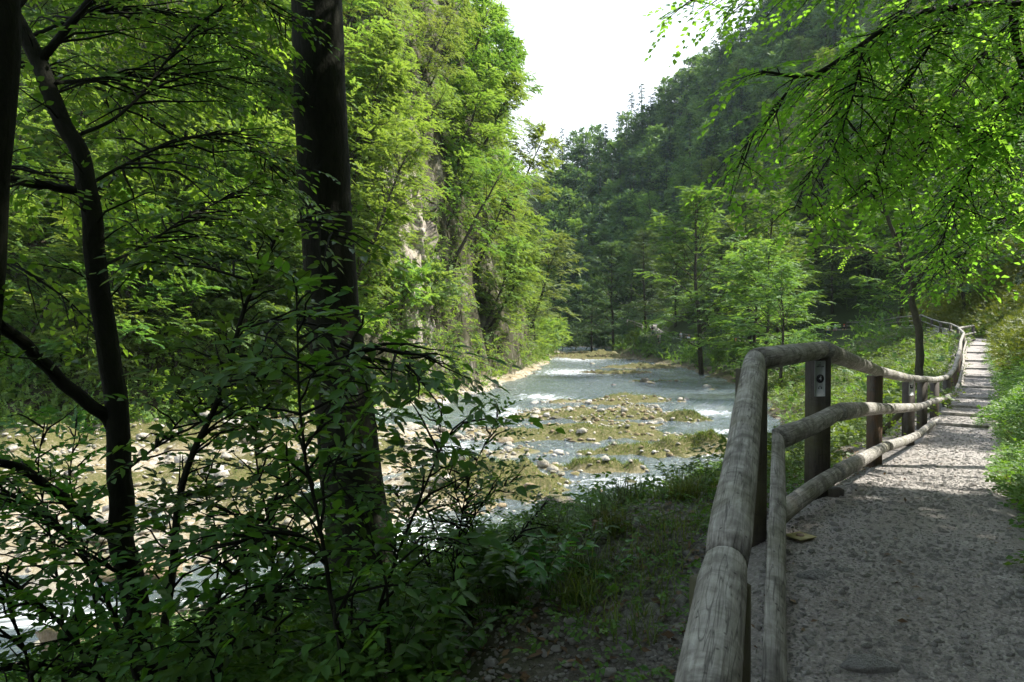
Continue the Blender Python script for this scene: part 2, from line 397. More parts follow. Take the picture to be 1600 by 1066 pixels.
def pathmat():
    m, n, L = newmat('gravel_path')
    g = N(n, 'ShaderNodeNewGeometry'); v = g.outputs['Position']
    n1 = noise(n, L, v, 1.3, 5, .6); n2 = noise(n, L, v, 16, 6, .75); n3 = noise(n, L, v, 90, 4, .8)
    vo = N(n, 'ShaderNodeTexVoronoi'); vo.inputs['Scale'].default_value = 55; L(v, vo.inputs['Vector'])
    vo2 = N(n, 'ShaderNodeTexVoronoi'); vo2.inputs['Scale'].default_value = 22; L(v, vo2.inputs['Vector'])
    c = ramp(n, n3, [(.3, (.19, .175, .165)), (.5, (.31, .29, .278)), (.72, (.47, .445, .425))], L)
    c = mixc(n, L, .45, c, ramp(n, vo.outputs['Color'], [(.15, (.15, .14, .13)), (.6, (.34, .32, .30)), (.95, (.6, .58, .55))], L))
    c = mixc(n, L, ramp(n, vo2.outputs['Distance'], [(.1, (.35,) * 3), (.3, (0,) * 3)], L), c, (.38, .36, .33))
    c = mixc(n, L, .75, c, ramp(n, n1, [(.3, (.8, .76, .73)), (.7, (1, 1, 1))], L), 'MULTIPLY')
    hh = math_(n, L, 'ADD', n3, math_(n, L, 'MULTIPLY', vo.outputs['Distance'], -1.0))
    p = princ(n, L, c, .9, .15, bump(n, L, hh, .9, .006, bump(n, L, n2, .5, .012))); output(n, L, p.outputs[0]); return m
M['path'] = pathmat()
M['path_rock'] = rockmat('path_rock', (.28, .27, .26), (.42, .41, .40), (.6, .59, .57), 0, 9)
M['pebble'] = rockmat('pebble', (.33, .31, .295), (.46, .44, .42), (.62, .60, .57), 0, 30)

def watermat():
    m, n, L = newmat('river_water')
    g = N(n, 'ShaderNodeNewGeometry'); v = g.outputs['Position']
    at_ = N(n, 'ShaderNodeAttribute'); at_.attribute_name = 'flow'     # r,g: along / across the current; b: rapids
    s = N(n, 'ShaderNodeSeparateColor'); L(at_.outputs['Color'], s.inputs[0])
    mpn = N(n, 'ShaderNodeMapping'); mpn.inputs['Scale'].default_value = (.8, 1.7, 1); L(at_.outputs['Vector'], mpn.inputs[0])
    r1 = noise(n, L, mpn.outputs[0], 1.3, 6, .6, .8); r2 = noise(n, L, mpn.outputs[0], 4, 3, .5, .3)
    foamn = math_(n, L, 'MULTIPLY_ADD', attr(n, 'foam'), .5, math_(n, L, 'MULTIPLY_ADD', r1, .7, math_(n, L, 'MULTIPLY', r2, .3)))
    foam = ramp(n, foamn, [(.68, (0,) * 3), (.92, (1,) * 3)], L)
    nm = bump(n, L, r2, 1.0, .30, bump(n, L, r1, 1.0, 1.0))
    gl = N(n, 'ShaderNodeBsdfGlossy'); gl.inputs['Roughness'].default_value = .09; L(nm, gl.inputs['Normal'])
    gl.inputs['Color'].default_value = (.95, .98, 1, 1)
    tr = N(n, 'ShaderNodeBsdfTransparent'); tr.inputs[0].default_value = (.74, .88, .82, 1)
    fr = N(n, 'ShaderNodeFresnel'); fr.inputs[0].default_value = 1.33; L(nm, fr.inputs['Normal'])
    x = N(n, 'ShaderNodeMixShader'); L(math_(n, L, 'MULTIPLY_ADD', fr.outputs[0], 2.1, .12, True), x.inputs[0]); L(tr.outputs[0], x.inputs[1]); L(gl.outputs[0], x.inputs[2])
    df = N(n, 'ShaderNodeBsdfDiffuse'); df.inputs[0].default_value = (.78, .84, .86, 1); L(nm, df.inputs['Normal'])
    mi = N(n, 'ShaderNodeBsdfDiffuse'); mi.inputs[0].default_value = (.36, .50, .64, 1)  # faint bluish milkiness; carries sky reflection as diffuse colour
    x0 = N(n, 'ShaderNodeMixShader'); x0.inputs[0].default_value = .06; L(x.outputs[0], x0.inputs[1]); L(mi.outputs[0], x0.inputs[2])
    y = N(n, 'ShaderNodeMixShader'); L(foam, y.inputs[0]); L(x0.outputs[0], y.inputs[1]); L(df.outputs[0], y.inputs[2])
    output(n, L, y.outputs[0]); return m
M['water'] = watermat()

# ------------------------------------------------------------------ the lie of the land
WZ = -5.5
NEAR = np.array([(-60, 1), (-40, 4), (-15, 8.5), (-8, 10.5), (-2, 13), (2, 17), (6, 22), (10, 29), (14, 37), (18.5, 55), (21.5, 75), (22.5, 100), (20, 125), (20, 145), (23, 168), (24, 184), (15, 200), (-10, 208), (-90, 215)], float)
FAR = np.array([(-90, 28), (-35, 33), (-19, 38), (-8.5, 49), (-3, 60), (1.4, 79), (4, 100), (8, 140), (11, 165), (8, 178), (-4, 186), (-90, 192)], float)
# fence line = left edge of the path: x, y, ground z
FL = np.array([(-1.6, -4, -2.1), (-.55, -1, -1.85), (.45, 1.7, -1.6), (.93, 3, -1.42), (1.4, 4.2, -1.22), (2.26, 5.4, -1.25), (4.4, 8.9, -1.68), (6.5, 11.9, -1.90), (8.08, 14.5, -2.0), (9.74, 17, -2.1),
    (11.5, 19.5, -2.15), (13.2, 22, -2.1), (15.1, 25, -2.0), (17.6, 29, -1.85), (20.6, 34, -1.7), (24.5, 40, -1.4), (27.2, 44, -1.12), (30.3, 48.5, -.97), (31.8, 51, -.92), (32.0, 54, -.8), (33, 57, -.6),
    (34.4, 62, -.15), (39, 75, -.1), (44.5, 92, -.4), (44, 101, -.5), (38, 112, -1.7), (29, 118, -2.6), (26.8, 130, -1.5), (28, 150, 0), (33, 168, 1)], float)
PW = lambda d: np.interp(d, [3, 5.4, 12, 20], [1.45, 1.16, 1.12, 1.2])

def near_seg(pl, x, y):
    """distance, side sign (+ = right of travel), interpolated rows for the nearest point of polyline"""
    best = np.full(x.shape, 1e18); sg = np.ones(x.shape); row = np.zeros(x.shape + (pl.shape[1],))
    for a, b in zip(pl[:-1], pl[1:]):
        ab = b[:2] - a[:2]; l2 = ab @ ab
        t = np.clip(((x - a[0]) * ab[0] + (y - a[1]) * ab[1]) / l2, 0, 1)
        qx, qy = a[0] + t * ab[0], a[1] + t * ab[1]
        d = (x - qx) ** 2 + (y - qy) ** 2; m = d < best
        best = np.where(m, d, best)
        cr = ab[0] * (y - a[1]) - ab[1] * (x - a[0]); sg = np.where(m, np.where(cr < 0, 1., -1.), sg)
        row = np.where(m[..., None], a + t[..., None] * (b - a), row)
    return np.sqrt(best) * sg, row

# bars and mossy islands in the river: x, y, rx, ry, angle, height, moss
BARS = [(8, 54.5, 6.2, 1.6, 6, .38, 1), (4.6, 44, 5, 1.5, 4, .34, .9), (3.4, 37, 4.2, 1.3, 5, .36, 1), (5.5, 32, 3.6, 1.2, 3, .42, 1), (8.6, 32.3, 1.4, .8, 0, .5, 1),
        (10.6, 43, 1.6, .9, 0, .45, 1), (-.2, 24.8, 3.3, 2.8, -18, .85, 1), (-2.5, 37.5, 3.0, 1.6, 30, .5, .5), (-5, 31.5, 4.6, 3.6, 25, .55, .6), (-10, 26, 6.5, 5.0, 25, .5, .6), (-17, 25, 6.5, 4.5, 10, .48, .55),
        (-4.5, 21.5, 3.0, 1.6, 20, .6, .6), (-6.2, 12.8, 1.8, .9, 20, .55, .2), (12.5, 88, 5, 3.5, 0, .5, .9), (18, 100, 6, 5, 10, .55, .9), (17, 140, 11, 18, 0, .8, 1), (14.5, 74, 3.2, 1.8, 0, .45, .9), (17.5, 66, 3, 2.2, 0, .4, .8), (3.5, 28.3, 2.6, .7, -10, .45, .9), (-2.2, 13.5, 3.2, 1.2, 20, .5, .9), (-25, 31, 9, 4.5, 0, .8, .8), (-15, 33.5, 7, 4, 20, .75, .8), (-9, 38, 5, 4, 40, .65, .7), (-8, 18.5, 6, 2.2, 10, .42, .3), (-16, 19, 6, 2.5, 0, .5, .2), (-10, 11.5, 5, 1.6, 15, .3, .2)]

def land(x, y, full=False):
    x = np.asarray(x, float); y = np.asarray(y, float)
    dN, _ = near_seg(NEAR, x, y); dF, _ = near_seg(FAR, x, y); dF = -dF
    wob = fbm(x * .3, y * .3, 4, 55); dN = dN + wob * np.clip(y / 20, .6, 2.6); dF = dF + fbm(x * .25 + 9, y * .25, 4, 56) * 3.0
    dP, row = near_seg(FL, x, y); zp = row[..., 2]; w = PW(row[..., 1])
    nz = fbm(x * .35, y * .35, 5, 3); nf = fbm(x * 1.9, y * 1.9, 4, 9); nb = fbm(x * .09, y * .09, 3, 21)
    # river bed
    bed = WZ - .42 + nz * .45 + nf * .18
    moss = np.zeros(x.shape); bar = np.zeros(x.shape)
    for bx, by, rx, ry, an, h, mo in BARS:
        c, s = math.cos(R(an)), math.sin(R(an)); u = ((x - bx) * c + (y - by) * s) / rx; v = (-(x - bx) * s + (y - by) * c) / ry
        g = np.exp(-(u * u + v * v) * 1.1); bed = bed + (h + .12) * g * (1 + 1.4 * nz + .8 * nf); moss = np.maximum(moss, g * mo); bar = np.maximum(bar, g)
    q_ = np.exp(-(((x - 5.8) / 6.2) ** 2 + ((y - 42.5) / 13.5) ** 2) ** 1.6); sn = fbm(x * .20 + 3, y * .42, 4, 71) * 1.5
    bed = bed + q_ * np.clip(.36 + sn, 0, .62); moss = np.maximum(moss, q_ * .9); bar = np.maximum(bar, q_ * .8)
    # far side: gravel edge, then a steep wooded wall
    k = .95 + 2.9 * smooth(-30, -7, x) + 1.6 * smooth(60, 90, y) - 2.5 * smooth(120, 180, y)
    e = np.maximum(dF - 2.0 - 2.5 * fbm(x * .12, y * .12, 2, 5), 0)
    zl = WZ + .1 + np.minimum(np.maximum(dF, 0) * .2, .8) + k * e * (1 - .35 * smooth(8, 25, e)) + (nb * 7 + nz * 2.2) * smooth(0, 6, e)
    zl = np.minimum(zl, np.interp(y, [0, 60, 100, 140, 200], [60, 60, 55, 48, 34]) + nb * 20 + e * .12)
    # near side: shelf beside the fence, drop to the water; path; hillside above
    dl = np.maximum(-dP, 0); D = dl + np.maximum(dN, 0) + 1e-6
    sh = np.interp(row[..., 1], [6, 20, 60], [1.0, .6, .8]); t = np.clip((dl - sh) / np.maximum(D - sh, .5), 0, 1)
    zr_l = zp - .03 + (WZ + .08 - zp) * (t ** .9) + (nz * .5 + nf * .12) * smooth(.02, .25, t) * smooth(1, .85, t)
    hr = np.maximum(dP - w - .15, 0)
    up = .10 * np.minimum(hr, .5) + (1.0 - .2 * smooth(15, 30, y) + .25 * smooth(65, 110, y)) * np.maximum(hr - .25, 0) + nf * .22 * smooth(0, .8, hr) + nz * 1.3 * smooth(.5, 6, hr)
    up = np.where(up > 45, 45 + (up - 45) * .4, up)
    zr = np.where(dP < 0, zr_l, zp - .03 + up)
    wv = smooth(135, 175, y); gN = np.maximum(dN, 0)
    zv = WZ + .2 + gN * .15 + .75 * np.maximum(gN - 8, 0) + nb * 22 * smooth(5, 60, gN) + np.maximum(x - 32, 0) * .45 * smooth(145, 200, y)
    zv = np.minimum(zv, np.interp(x, [-200, -40, 0, 30, 57, 80, 100, 150, 330], [50, 50, 52, 61, 77, 92, 116, 155, 190]) + nb * 14 + nz * 5)
    zr = zr * (1 - wv) + zv * wv
    # blend by where we are
    z = bed
    z = np.where(dF > -1.2, bed + (zl - bed) * smooth(-1.2, .6, dF), z)
    z = np.where(dN > -1.0, bed + (zr - bed) * smooth(-1.0, .5, dN), z)
    z = np.where((dF > .6), zl, z)
    if not full: return z
    inriv = (dN < .8) & (dF < 1.5)
    return z, dict(dN=dN, dF=dF, dP=dP, w=w, moss=moss, bar=bar, zp=zp, nz=nz, nf=nf, hr=hr, inriv=inriv, ypath=row[..., 1])

def hgt(x, y): return float(land(np.array([x]), np.array([y]))[0])

def ray(px, py, d0=3, d1=420, step=.6):
    d = np.arange(d0, d1, step) if d1 < 200 else d0 * (d1 / d0) ** np.linspace(0, 1, 500)
    a = at(px, py, 1.0); P = d[:, None] * a; h = land(P[:, 0], P[:, 1]); k = np.nonzero(P[:, 2] < h)[0]
    if len(k) == 0 or k[0] == 0: return None
    i = k[0]; f = (P[i - 1, 2] - h[i - 1]) / ((P[i - 1, 2] - h[i - 1]) - (P[i, 2] - h[i]) + 1e-9)
    p = P[i - 1] + (P[i] - P[i - 1]) * f; return np.array((p[0], p[1], float(land(p[:1], p[1:2])[0])))

def axis_grid(lo, hi, c, s0, g):
    a = [c]; 
    while a[-1] < hi: a.append(a[-1] + s0 + g * abs(a[-1] - c))
    b = [c]
    while b[-1] > lo: b.append(b[-1] - s0 - g * abs(b[-1] - c))
    return np.array(b[:0:-1] + a)
gx = axis_grid(-200, 330, 2, .11, .0085); gy = axis_grid(-40, 620, 5, .11, .0085)
X, Y = np.meshgrid(gx, gy); Z, info = land(X, Y, True)
# the path ribbon lies on the ground: sink the ground slightly below it
onp = (info['dP'] > 0.0) & (info['dP'] < info['w']) & (Y < 165)
Z = np.where(onp, Z - .05, Z)
nyy, nxx = X.shape; idx = np.arange(nyy * nxx).reshape(nyy, nxx)
mb = MB(); mb.add(np.stack([X, Y, Z], -1).reshape(-1, 3), None, np.stack([idx[:-1, :-1], idx[:-1, 1:], idx[1:, 1:], idx[1:, :-1]], -1).reshape(-1, 4))
gnd = mb.obj('ground', M['ground'], smooth=True); tag(gnd, kind='structure')
zone = np.zeros((nyy * nxx, 4), np.float32); zone[:, 3] = 1
riv = np.clip(info['inriv'] * 1.0, 0, 1) * (Z < WZ + 1.6) * (1 - .85 * smooth(-.6, .3, info['dN'] + info['nf'] * 2) * (Z > WZ - .05))
zone[:, 0] = riv.ravel()
mossn = smooth(.35, .6, info['moss'] + info['nz'] * .9 + .1) * (Z > WZ - .12)
zone[:, 1] = (mossn * riv).ravel()
zone[:, 2] = (smooth(1.6, .1, np.abs(info['dP'] - info['w'] / 2) - info['w'] / 2 + info['nf'] * 1.2) * (Y < 60)).ravel()
c = gnd.data.attributes.new('zone', 'FLOAT_COLOR', 'POINT'); c.data.foreach_set('color', zone.ravel())
c = gnd.data.attributes.new('wooded', 'FLOAT', 'POINT'); c.data.foreach_set('value', (smooth(40, 80, Y) * (np.minimum(np.abs(info['dN']), np.abs(info['dF'])) > 2) * .9).ravel().astype(np.float32))
gr = smooth(.3, 1.5, info['hr']) * (info['hr'] < 14) * (Y < 75) * (X > 12)
c = gnd.data.attributes.new('grassy', 'FLOAT', 'POINT'); c.data.foreach_set('value', gr.ravel().astype(np.float32))

GA = np.stack([X[:-1, :-1], Y[:-1, :-1], Z[:-1, :-1]], -1); GB = np.stack([X[:-1, 1:], Y[:-1, 1:], Z[:-1, 1:]], -1); GC = np.stack([X[1:, :-1], Y[1:, :-1], Z[1:, :-1]], -1)
GAREA = np.linalg.norm(np.cross(GB - GA, GC - GA), axis=-1); GI = {k: v[:-1, :-1] for k, v in info.items()}
def surf(n, mask):
    w_ = (GAREA * mask).ravel(); i = np.searchsorted(np.cumsum(w_), RNG.random(n) * w_.sum()); i = np.minimum(i, len(w_) - 1)
    a, b, c_ = GA.reshape(-1, 3)[i], GB.reshape(-1, 3)[i], GC.reshape(-1, 3)[i]
    return a + (b - a) * RNG.random((n, 1)) + (c_ - a) * RNG.random((n, 1)), unit(np.cross(b - a, c_ - a))

# ------------------------------------------------------------------ river water
wx = axis_grid(-90, 34, 2, .16, .012); wy = axis_grid(2, 215, 20, .12, .011)
X, Y = np.meshgrid(wx, wy)
dN, _ = near_seg(NEAR, X, Y); dF, rowF = near_seg(FAR, X, Y)
# distance along the current from the mid line
al = np.zeros(X.shape); cum = 0; bb = np.full(X.shape, 1e18)
for a, b in zip(FAR[:-1], FAR[1:]):
    ab = b - a; l = np.linalg.norm(ab); t = np.clip(((X - a[0]) * ab[0] + (Y - a[1]) * ab[1]) / l ** 2, 0, 1)
    d = (X - a[0] - t * ab[0]) ** 2 + (Y - a[1] - t * ab[1]) ** 2; m = d < bb; bb = np.where(m, d, bb); al = np.where(m, cum + t * l, al); cum += l
RAP = [(10.5, 30.5, 1.6, 1.2), (13, 35, 2.2, 1.6), (9, 27, 2, 1.4), (7, 88, 4, 8), (11, 125, 5, 12), (-9, 14.0, 2.5, .8), (-13, 15, 3, 1.0), (-2.5, 33, 1.4, 2.5), (2.5, 57, 2.5, 4), (-1.5, 28.3, 1.5, 1), (11.5, 38.5, 1.5, 1.0), (12.3, 47, 2, 2), (0, 47, 2, 4), (8.5, 25, 2, 1), (5, 26, 3, 1)]
fo = np.zeros(X.shape)
for rx, ry, sx, sy in RAP: fo = np.maximum(fo, np.exp(-((X - rx) / sx) ** 2 - ((Y - ry) / sy) ** 2))
fo = np.clip(fo * .5 + .16 + .25 * fbm(X * .12, Y * .12, 3, 66), 0, 1)
u, v = al, dF
Zw = WZ + .16 * fbm(u * .7, v * 1.6, 4, 31) + (.10 * fbm(u * 1.3, v * 2.5, 3, 33)) * (0.4 + 1.6 * fo)
idx = np.arange(X.size).reshape(X.shape)
keep = ((dN < 1.5) & (dF > -2.5))
kq = keep[:-1, :-1] | keep[1:, 1:] | keep[:-1, 1:] | keep[1:, :-1]
q = np.stack([idx[:-1, :-1], idx[:-1, 1:], idx[1:, 1:], idx[1:, :-1]], -1)[kq]
mb = MB(); mb.add(np.stack([X, Y, Zw], -1).reshape(-1, 3), None, q)
wat = mb.obj('river_water', M['water'], smooth=True); tag(wat, kind='structure')
fl = np.stack([u, v, fo, np.ones_like(u)], -1).astype(np.float32)
c = wat.data.attributes.new('flow', 'FLOAT_VECTOR', 'POINT'); c.data.foreach_set('vector', np.stack([u, v, 0 * u], -1).astype(np.float32).ravel()) if len(wat.data.vertices) == X.size else None
c = wat.data.attributes.new('foam', 'FLOAT', 'POINT'); c.data.foreach_set('value', fo.astype(np.float32).ravel())

# ------------------------------------------------------------------ the path
def offset_line(pl, off):
    T = unit(np.gradient(pl[:, :2], axis=0)); Nr = np.stack([T[:, 1], -T[:, 0]], -1)
    o = pl.copy(); o[:, :2] += Nr * np.asarray(off)[:, None]; return o
pc = spline(FL, 1400); pc = pc[pc[:, 1] < 166]
# steps: the path climbs in treads where photo shows timber edges
STEPS = [15.2, 17.3, 19.2, 21.6, 24.0, 27.2, 30.6, 34.5, 39, 43.5]
wp = PW(pc[:, 1]); cols = []
nc = 22
for j in range(nc + 1):
    f = j / nc; o = offset_line(pc, wp * f + (-.12 if j == 0 else .12 if j == nc else 0)); cols.append(o)
V = np.stack(cols, 1)
ed = np.minimum(np.arange(nc + 1), nc - np.arange(nc + 1)) / nc
V[..., 2] += .012 + .035 * fbm(V[..., 0] * 1.3, V[..., 1] * 1.3, 4, 41) * smooth(0, .15, ed)[None] + .003 * fbm(V[..., 0] * 6, V[..., 1] * 6, 3, 43) * smooth(0, .1, ed)[None] - .07 * (ed[None] < .01)
yy = pc[:, 1]
st = np.zeros(len(yy))
for s_ in STEPS: st += .045 * (smooth(s_ - .04, s_ + .04, yy) - np.clip((yy - s_) / 3.0, 0, 1)) * (yy > s_ - .1)
V[..., 2] += st[:, None]
idx = np.arange(V[..., 0].size).reshape(V.shape[:2])
mb = MB(); mb.add(V.reshape(-1, 3), None, np.stack([idx[:-1, :-1], idx[:-1, 1:], idx[1:, 1:], idx[1:, :-1]], -1).reshape(-1, 4))
tag(mb.obj('path', M['path'], smooth=True), kind='structure')
PTH = V
def path_z(x, y): d_ = (PTH[..., 0] - x) ** 2 + (PTH[..., 1] - y) ** 2; return float(PTH[..., 2].ravel()[d_.argmin()])
def path_at(d, f):
    i = int(np.argmin(np.abs(pc[:, 1] - d) + (pc[:, 1] > 60) * 5)); j = f * nc; return V[i, int(round(j))]

# ------------------------------------------------------------------ stones
def ico():
    import bmesh
    bm = bmesh.new(); bmesh.ops.create_icosphere(bm, subdivisions=1, radius=1); v = np.array([x.co[:] for x in bm.verts]); f = np.array([[a.index for a in x.verts] for x in bm.faces]); bm.free()
    bm = bmesh.new(); bmesh.ops.create_icosphere(bm, subdivisions=3, radius=1); v2 = np.array([x.co[:] for x in bm.verts]); f2 = np.array([[a.index for a in x.verts] for x in bm.faces]); bm.free()
    return v, f, v2, f2
IV, IF, IV3, IF3 = ico()
def stones(mb, P, Sz, flat=.6):
    n = len(P); 
    A = RNG.normal(0, 1, (n, 3, 3)); Q, _ = np.linalg.qr(A)
    sc = RNG.uniform(.55, 1.2, (n, 1, 3)); j = RNG.uniform(.72, 1.2, (n, len(IV), 1))
    v = (IV[None] * sc * j) @ Q; v[..., 2] *= flat; v = v * np.asarray(Sz)[:, None, None] + np.asarray(P)[:, None]
    mb.add(v.reshape(-1, 3), (np.arange(n)[:, None, None] * len(IV) + IF[None]).reshape(-1, 3), None, np.repeat(RNG.random(n), len(IV)))
def boulder_mesh(name, mat, seed, sx=1, sy=1, sz=.6):
    v = IV3.copy(); d = fbm(v[:, 0] * 1.1 + seed * 3, v[:, 1] * 1.1 + v[:, 2] * 1.7, 4, seed) * .9 + fbm(v[:, 0] * 4 + seed, v[:, 1] * 4 - v[:, 2] * 3, 3, seed + 5) * .25
    v = v * (1 + d)[:, None]
    for k in range(5):
        a = unit(RNG.normal(0, 1, 3)); h = v @ a; lim = .62; v = v - np.maximum(h - lim, 0)[:, None] * a * .85
    v = v * np.array((sx, sy, sz)); mb = MB(); mb.add(v, IF3); return mb.mesh(name, mat)

def area_pts(n, x0, x1, y0, y1): return RNG.uniform(x0, x1, n), RNG.uniform(y0, y1, n)
# pale stones of the bars and river edge
x, y = area_pts(60000, -26, 16, 10, 66); z, inf = land(x, y, True)
dens = (inf['bar'] ** 1.2 * np.clip(1 - 1.05 * inf['moss'], 0.03, 1) + .10 * (z > WZ - .1) + .5 * ((inf['dF'] > -1.5) & (inf['dF'] < 2.5)))
k = (RNG.random(len(x)) < dens * .55) & inf['inriv'] & (z > WZ - .22)
mb = MB(); sz = RNG.uniform(.04, .16, k.sum()) * (1 + 1.6 * (RNG.random(k.sum()) < .07)); stones(mb, np.stack([x[k], y[k], z[k] + sz * .2], -1), sz)
tag(mb.obj('river_stones', M['limestone']), 'pale limestone cobbles strewn over the gravel bars', 'stones', kind='stuff')
x, y = area_pts(20000, -12, 30, 18, 160); z, inf = land(x, y, True)
k = (RNG.random(len(x)) < (.10 + inf['moss'] * .4)) & inf['inriv'] & (z > WZ - .3) & (z < WZ + .4)
mb = MB(); sz = RNG.uniform(.06, .22, k.sum()); stones(mb, np.stack([x[k], y[k], z[k] + sz * .15], -1), sz)
tag(mb.obj('shallow_stones', M['river_rock']), 'brown wet stones breaking the surface of the shallows', 'stones', kind='stuff')
# grit and pebbles on the path
mb = MB()
n = 38000; dd = 2.3 + 26 * RNG.random(n) ** 2.0; f = RNG.random(n)
ii = np.clip(np.searchsorted(pc[:, 1], dd), 0, len(pc) - 1); jj = f * nc; j0 = np.clip(jj.astype(int), 0, nc - 1); fj = (jj - j0)[:, None]; fi = RNG.random((n, 1)); i0 = np.minimum(ii, len(V) - 2)
P = (V[i0, j0] * (1 - fj) + V[i0, j0 + 1] * fj) * (1 - fi) + (V[i0 + 1, j0] * (1 - fj) + V[i0 + 1, j0 + 1] * fj) * fi
sz = RNG.uniform(.0028, .0068, n) * (1 + 3.2 * RNG.random(n) ** 14) * (1 + dd * .03); P[:, 2] += sz * .1; stones(mb, P, sz)
n = 42000; x = RNG.uniform(-.8, 5, n); y = RNG.uniform(1.8, 9, n); z, inf = land(x, y, True)
k = (inf['dP'] < 0) & (inf['dP'] > -2.3) & (RNG.random(n) < .85); x, y, z = x[k], y[k], z[k]; sz = RNG.uniform(.006, .018, len(x)) * (1 + 1.5 * (RNG.random(len(x)) < .05))
stones(mb, np.stack([x, y, z + sz * .2], -1), sz)
tag(mb.obj('pebbles', M['pebble']), 'grey grit and small pebbles over the path and its verge', 'gravel', kind='stuff')
# dead leaves and twigs on the verge
n = 11000; x = RNG.uniform(-2.5, 5, n); y = RNG.uniform(1.8, 11, n); z, inf = land(x, y, True)
k = (inf['dP'] < -.05) & (inf['dP'] > -4); x, y, z = x[k], y[k], z[k]; n = len(x)
mb = MB(); D = RNG.normal(0, 1, (n, 3)); D[:, 2] *= .25; leaves(mb, np.stack([x, y, z + .012], -1), D, RNG.normal(0, .4, (n, 3)) + (0, 0, 1), RNG.uniform(.03, .07, n), RNG.uniform(.015, .04, n))
n = 420; dd = 2.4 + 22 * RNG.random(n) ** 1.6; ff = np.abs(RNG.beta(.6, .6, n)); ii = np.clip(np.searchsorted(pc[:, 1], dd), 0, len(pc) - 1); P = V[ii, np.clip((ff * nc).astype(int), 0, nc)] + RNG.normal(0, .04, (n, 3)) * (1, 1, 0) + (0, 0, .012)
D = RNG.normal(0, 1, (n, 3)); D[:, 2] *= .15; leaves(mb, P, D, RNG.normal(0, .25, (n, 3)) + (0, 0, 1), RNG.uniform(.02, .05, n), RNG.uniform(.008, .028, n))
tag(mb.obj('leaf_litter', M['litter']), 'brown dead leaves scattered on the bank beside the fence', 'leaf litter', kind='stuff')

# boulders in the river: px, py, size, label
BO = [(1016, 605, .55, 'dark mossy boulder breaking the water left of the far trunk by the bank'), (1009, 598, .7, 'low mossy rock just behind the lone dark boulder upstream'), (958, 607, .35, 'small dark rock alone in mid river above the mossy islands'),
      (985, 565, .9, 'dark rock on the distant gravel bar under the right bank'), (926, 572, .6, 'mossy rock at the foot of the pale blue rapid'), (912, 565, .5, 'small mossy rock farthest up the rapid'),
      (1105, 606, .5, 'pale flat rock by the shaded right bank'), (870, 656, .45, 'dark rock at the left tip of the mossy islands'), (1030, 657, .4, 'pinkish pale stone on the right end of the middle island'),
      (873, 800, .7, 'dark wet rock at the water edge below the near moss mound'), (985, 768, .3, 'dark rock tip in the near current behind the grass tuft'), (900, 745, .35, 'low brown rock in the water right of the near moss mound'),
      (790, 690, .4, 'brown rock at the left edge of the stony shallows'), (640, 672, .8, 'broad pale slab beside the dark trunk on the gravel bar'), (690, 640, .7, 'pale rock on the far bank under the bushes'), (735, 617, .8, 'pale ledge rock at the foot of the bushes on the far bank'), (775, 605, .7, 'pale ledge rock farthest right along the far bank'),
      (230, 905, .9, 'brown shaded boulder between the slender trunk and the stony bar'), (90, 940, .9, 'wet rounded boulder in the white water at the left edge'), (140, 1010, .9, 'ochre rock under shallow water at the bottom left corner'), (250, 790, .6, 'white stone in the middle of the stony bar'), (330, 740, .6, 'white stone at the upper edge of the stony bar'), (450, 715, .7, 'whitish slab on the bar just left of the dark trunk')]
for i, (px, py, sz, lb) in enumerate(BO):
    p = ray(px, py)
    if p is None: continue
    zz = max(p[2], WZ - .1)
    mat = M['limestone'] if ('pale' in lb or 'white' in lb or 'pink' in lb) else M['boulder'] if ('dark' in lb or 'mossy' in lb) else M['river_rock']
    o = link('boulder', boulder_mesh('boulder', mat, i + 3, 1, .8, .5), None, (p[0], p[1], zz + sz * .08)); o.scale = (sz,) * 3; o.rotation_euler.z = i * 1.3
    tag(o, lb, 'rock', 'rocks in the river')

# embedded rocks in the path
for px, py, sx, lb in ((1280, 915, .085, 'pale rock embedded in the path nearest the yellow plate'), (1325, 908, .045, 'small pale rock beside the embedded rock on the path'), (1365, 1058, .09, 'flat grey rock embedded in the path at the bottom of the photo'), (1420, 1030, .03, 'small grey stone in the near path')):
    p = ray(px, py, 1.5, 60, .02); o = link('path_rock', boulder_mesh('path_rock', M['path_rock'], int(px) % 37, 1.25, .8, .5), None, p + np.array((0, 0, .03))); o.scale = (sx,) * 3; o.location.z = path_z(p[0], p[1]) - sx * .14
    tag(o, lb, 'rock', 'rocks set in the path')
# yellow marker plate with its stud
p = ray(1250, 856, 1.5, 60, .02); p[2] = path_z(p[0], p[1]) + .016
mk = empty('marker_plate', p, 'small yellowish metal plate with a stud lying flat on the path', 'plate')
M['brass'] = plain('yellow_plate', (.42, .37, .17), .5, .5); M['stud'] = plain('stud', (.25, .17, .12), .5, .5)
a = R(28); rot = [(math.cos(a), -math.sin(a), 0), (math.sin(a), math.cos(a), 0), (0, 0, 1)]
mb = MB(); box(mb, (0, 0, 0), (.13, .12, .006), rot); mb.obj('plate', M['brass'], mk)
mb = MB(); mb.add(IV3 * (.024, .024, .012) + (0, 0, .004), IF3); mb.obj('stud', M['stud'], mk, True)

# timber edges of the steps
def tread(d, i):
    j = int(np.argmin(np.abs(pc[:, 1] - d) + (pc[:, 1] > 60) * 5)); a = V[j, 1].copy(); b = V[j, nc - 1].copy(); a[2] += .015; b[2] += .015
    mb = MB(); beam(mb, a, b, .05, .09)
    return mb.obj('step_timber', M['log_pale'])
ORD = ['nearest', 'second nearest', 'third nearest', 'fourth nearest', 'fifth nearest', 'fifth farthest', 'fourth farthest', 'third farthest', 'second farthest', 'farthest']
for i, d in enumerate(STEPS):
    tag(tread(d, i), 'thin timber edge of a path step, %s of the ten step edges' % ORD[i], 'step edge', 'timber step edges on the climbing path')

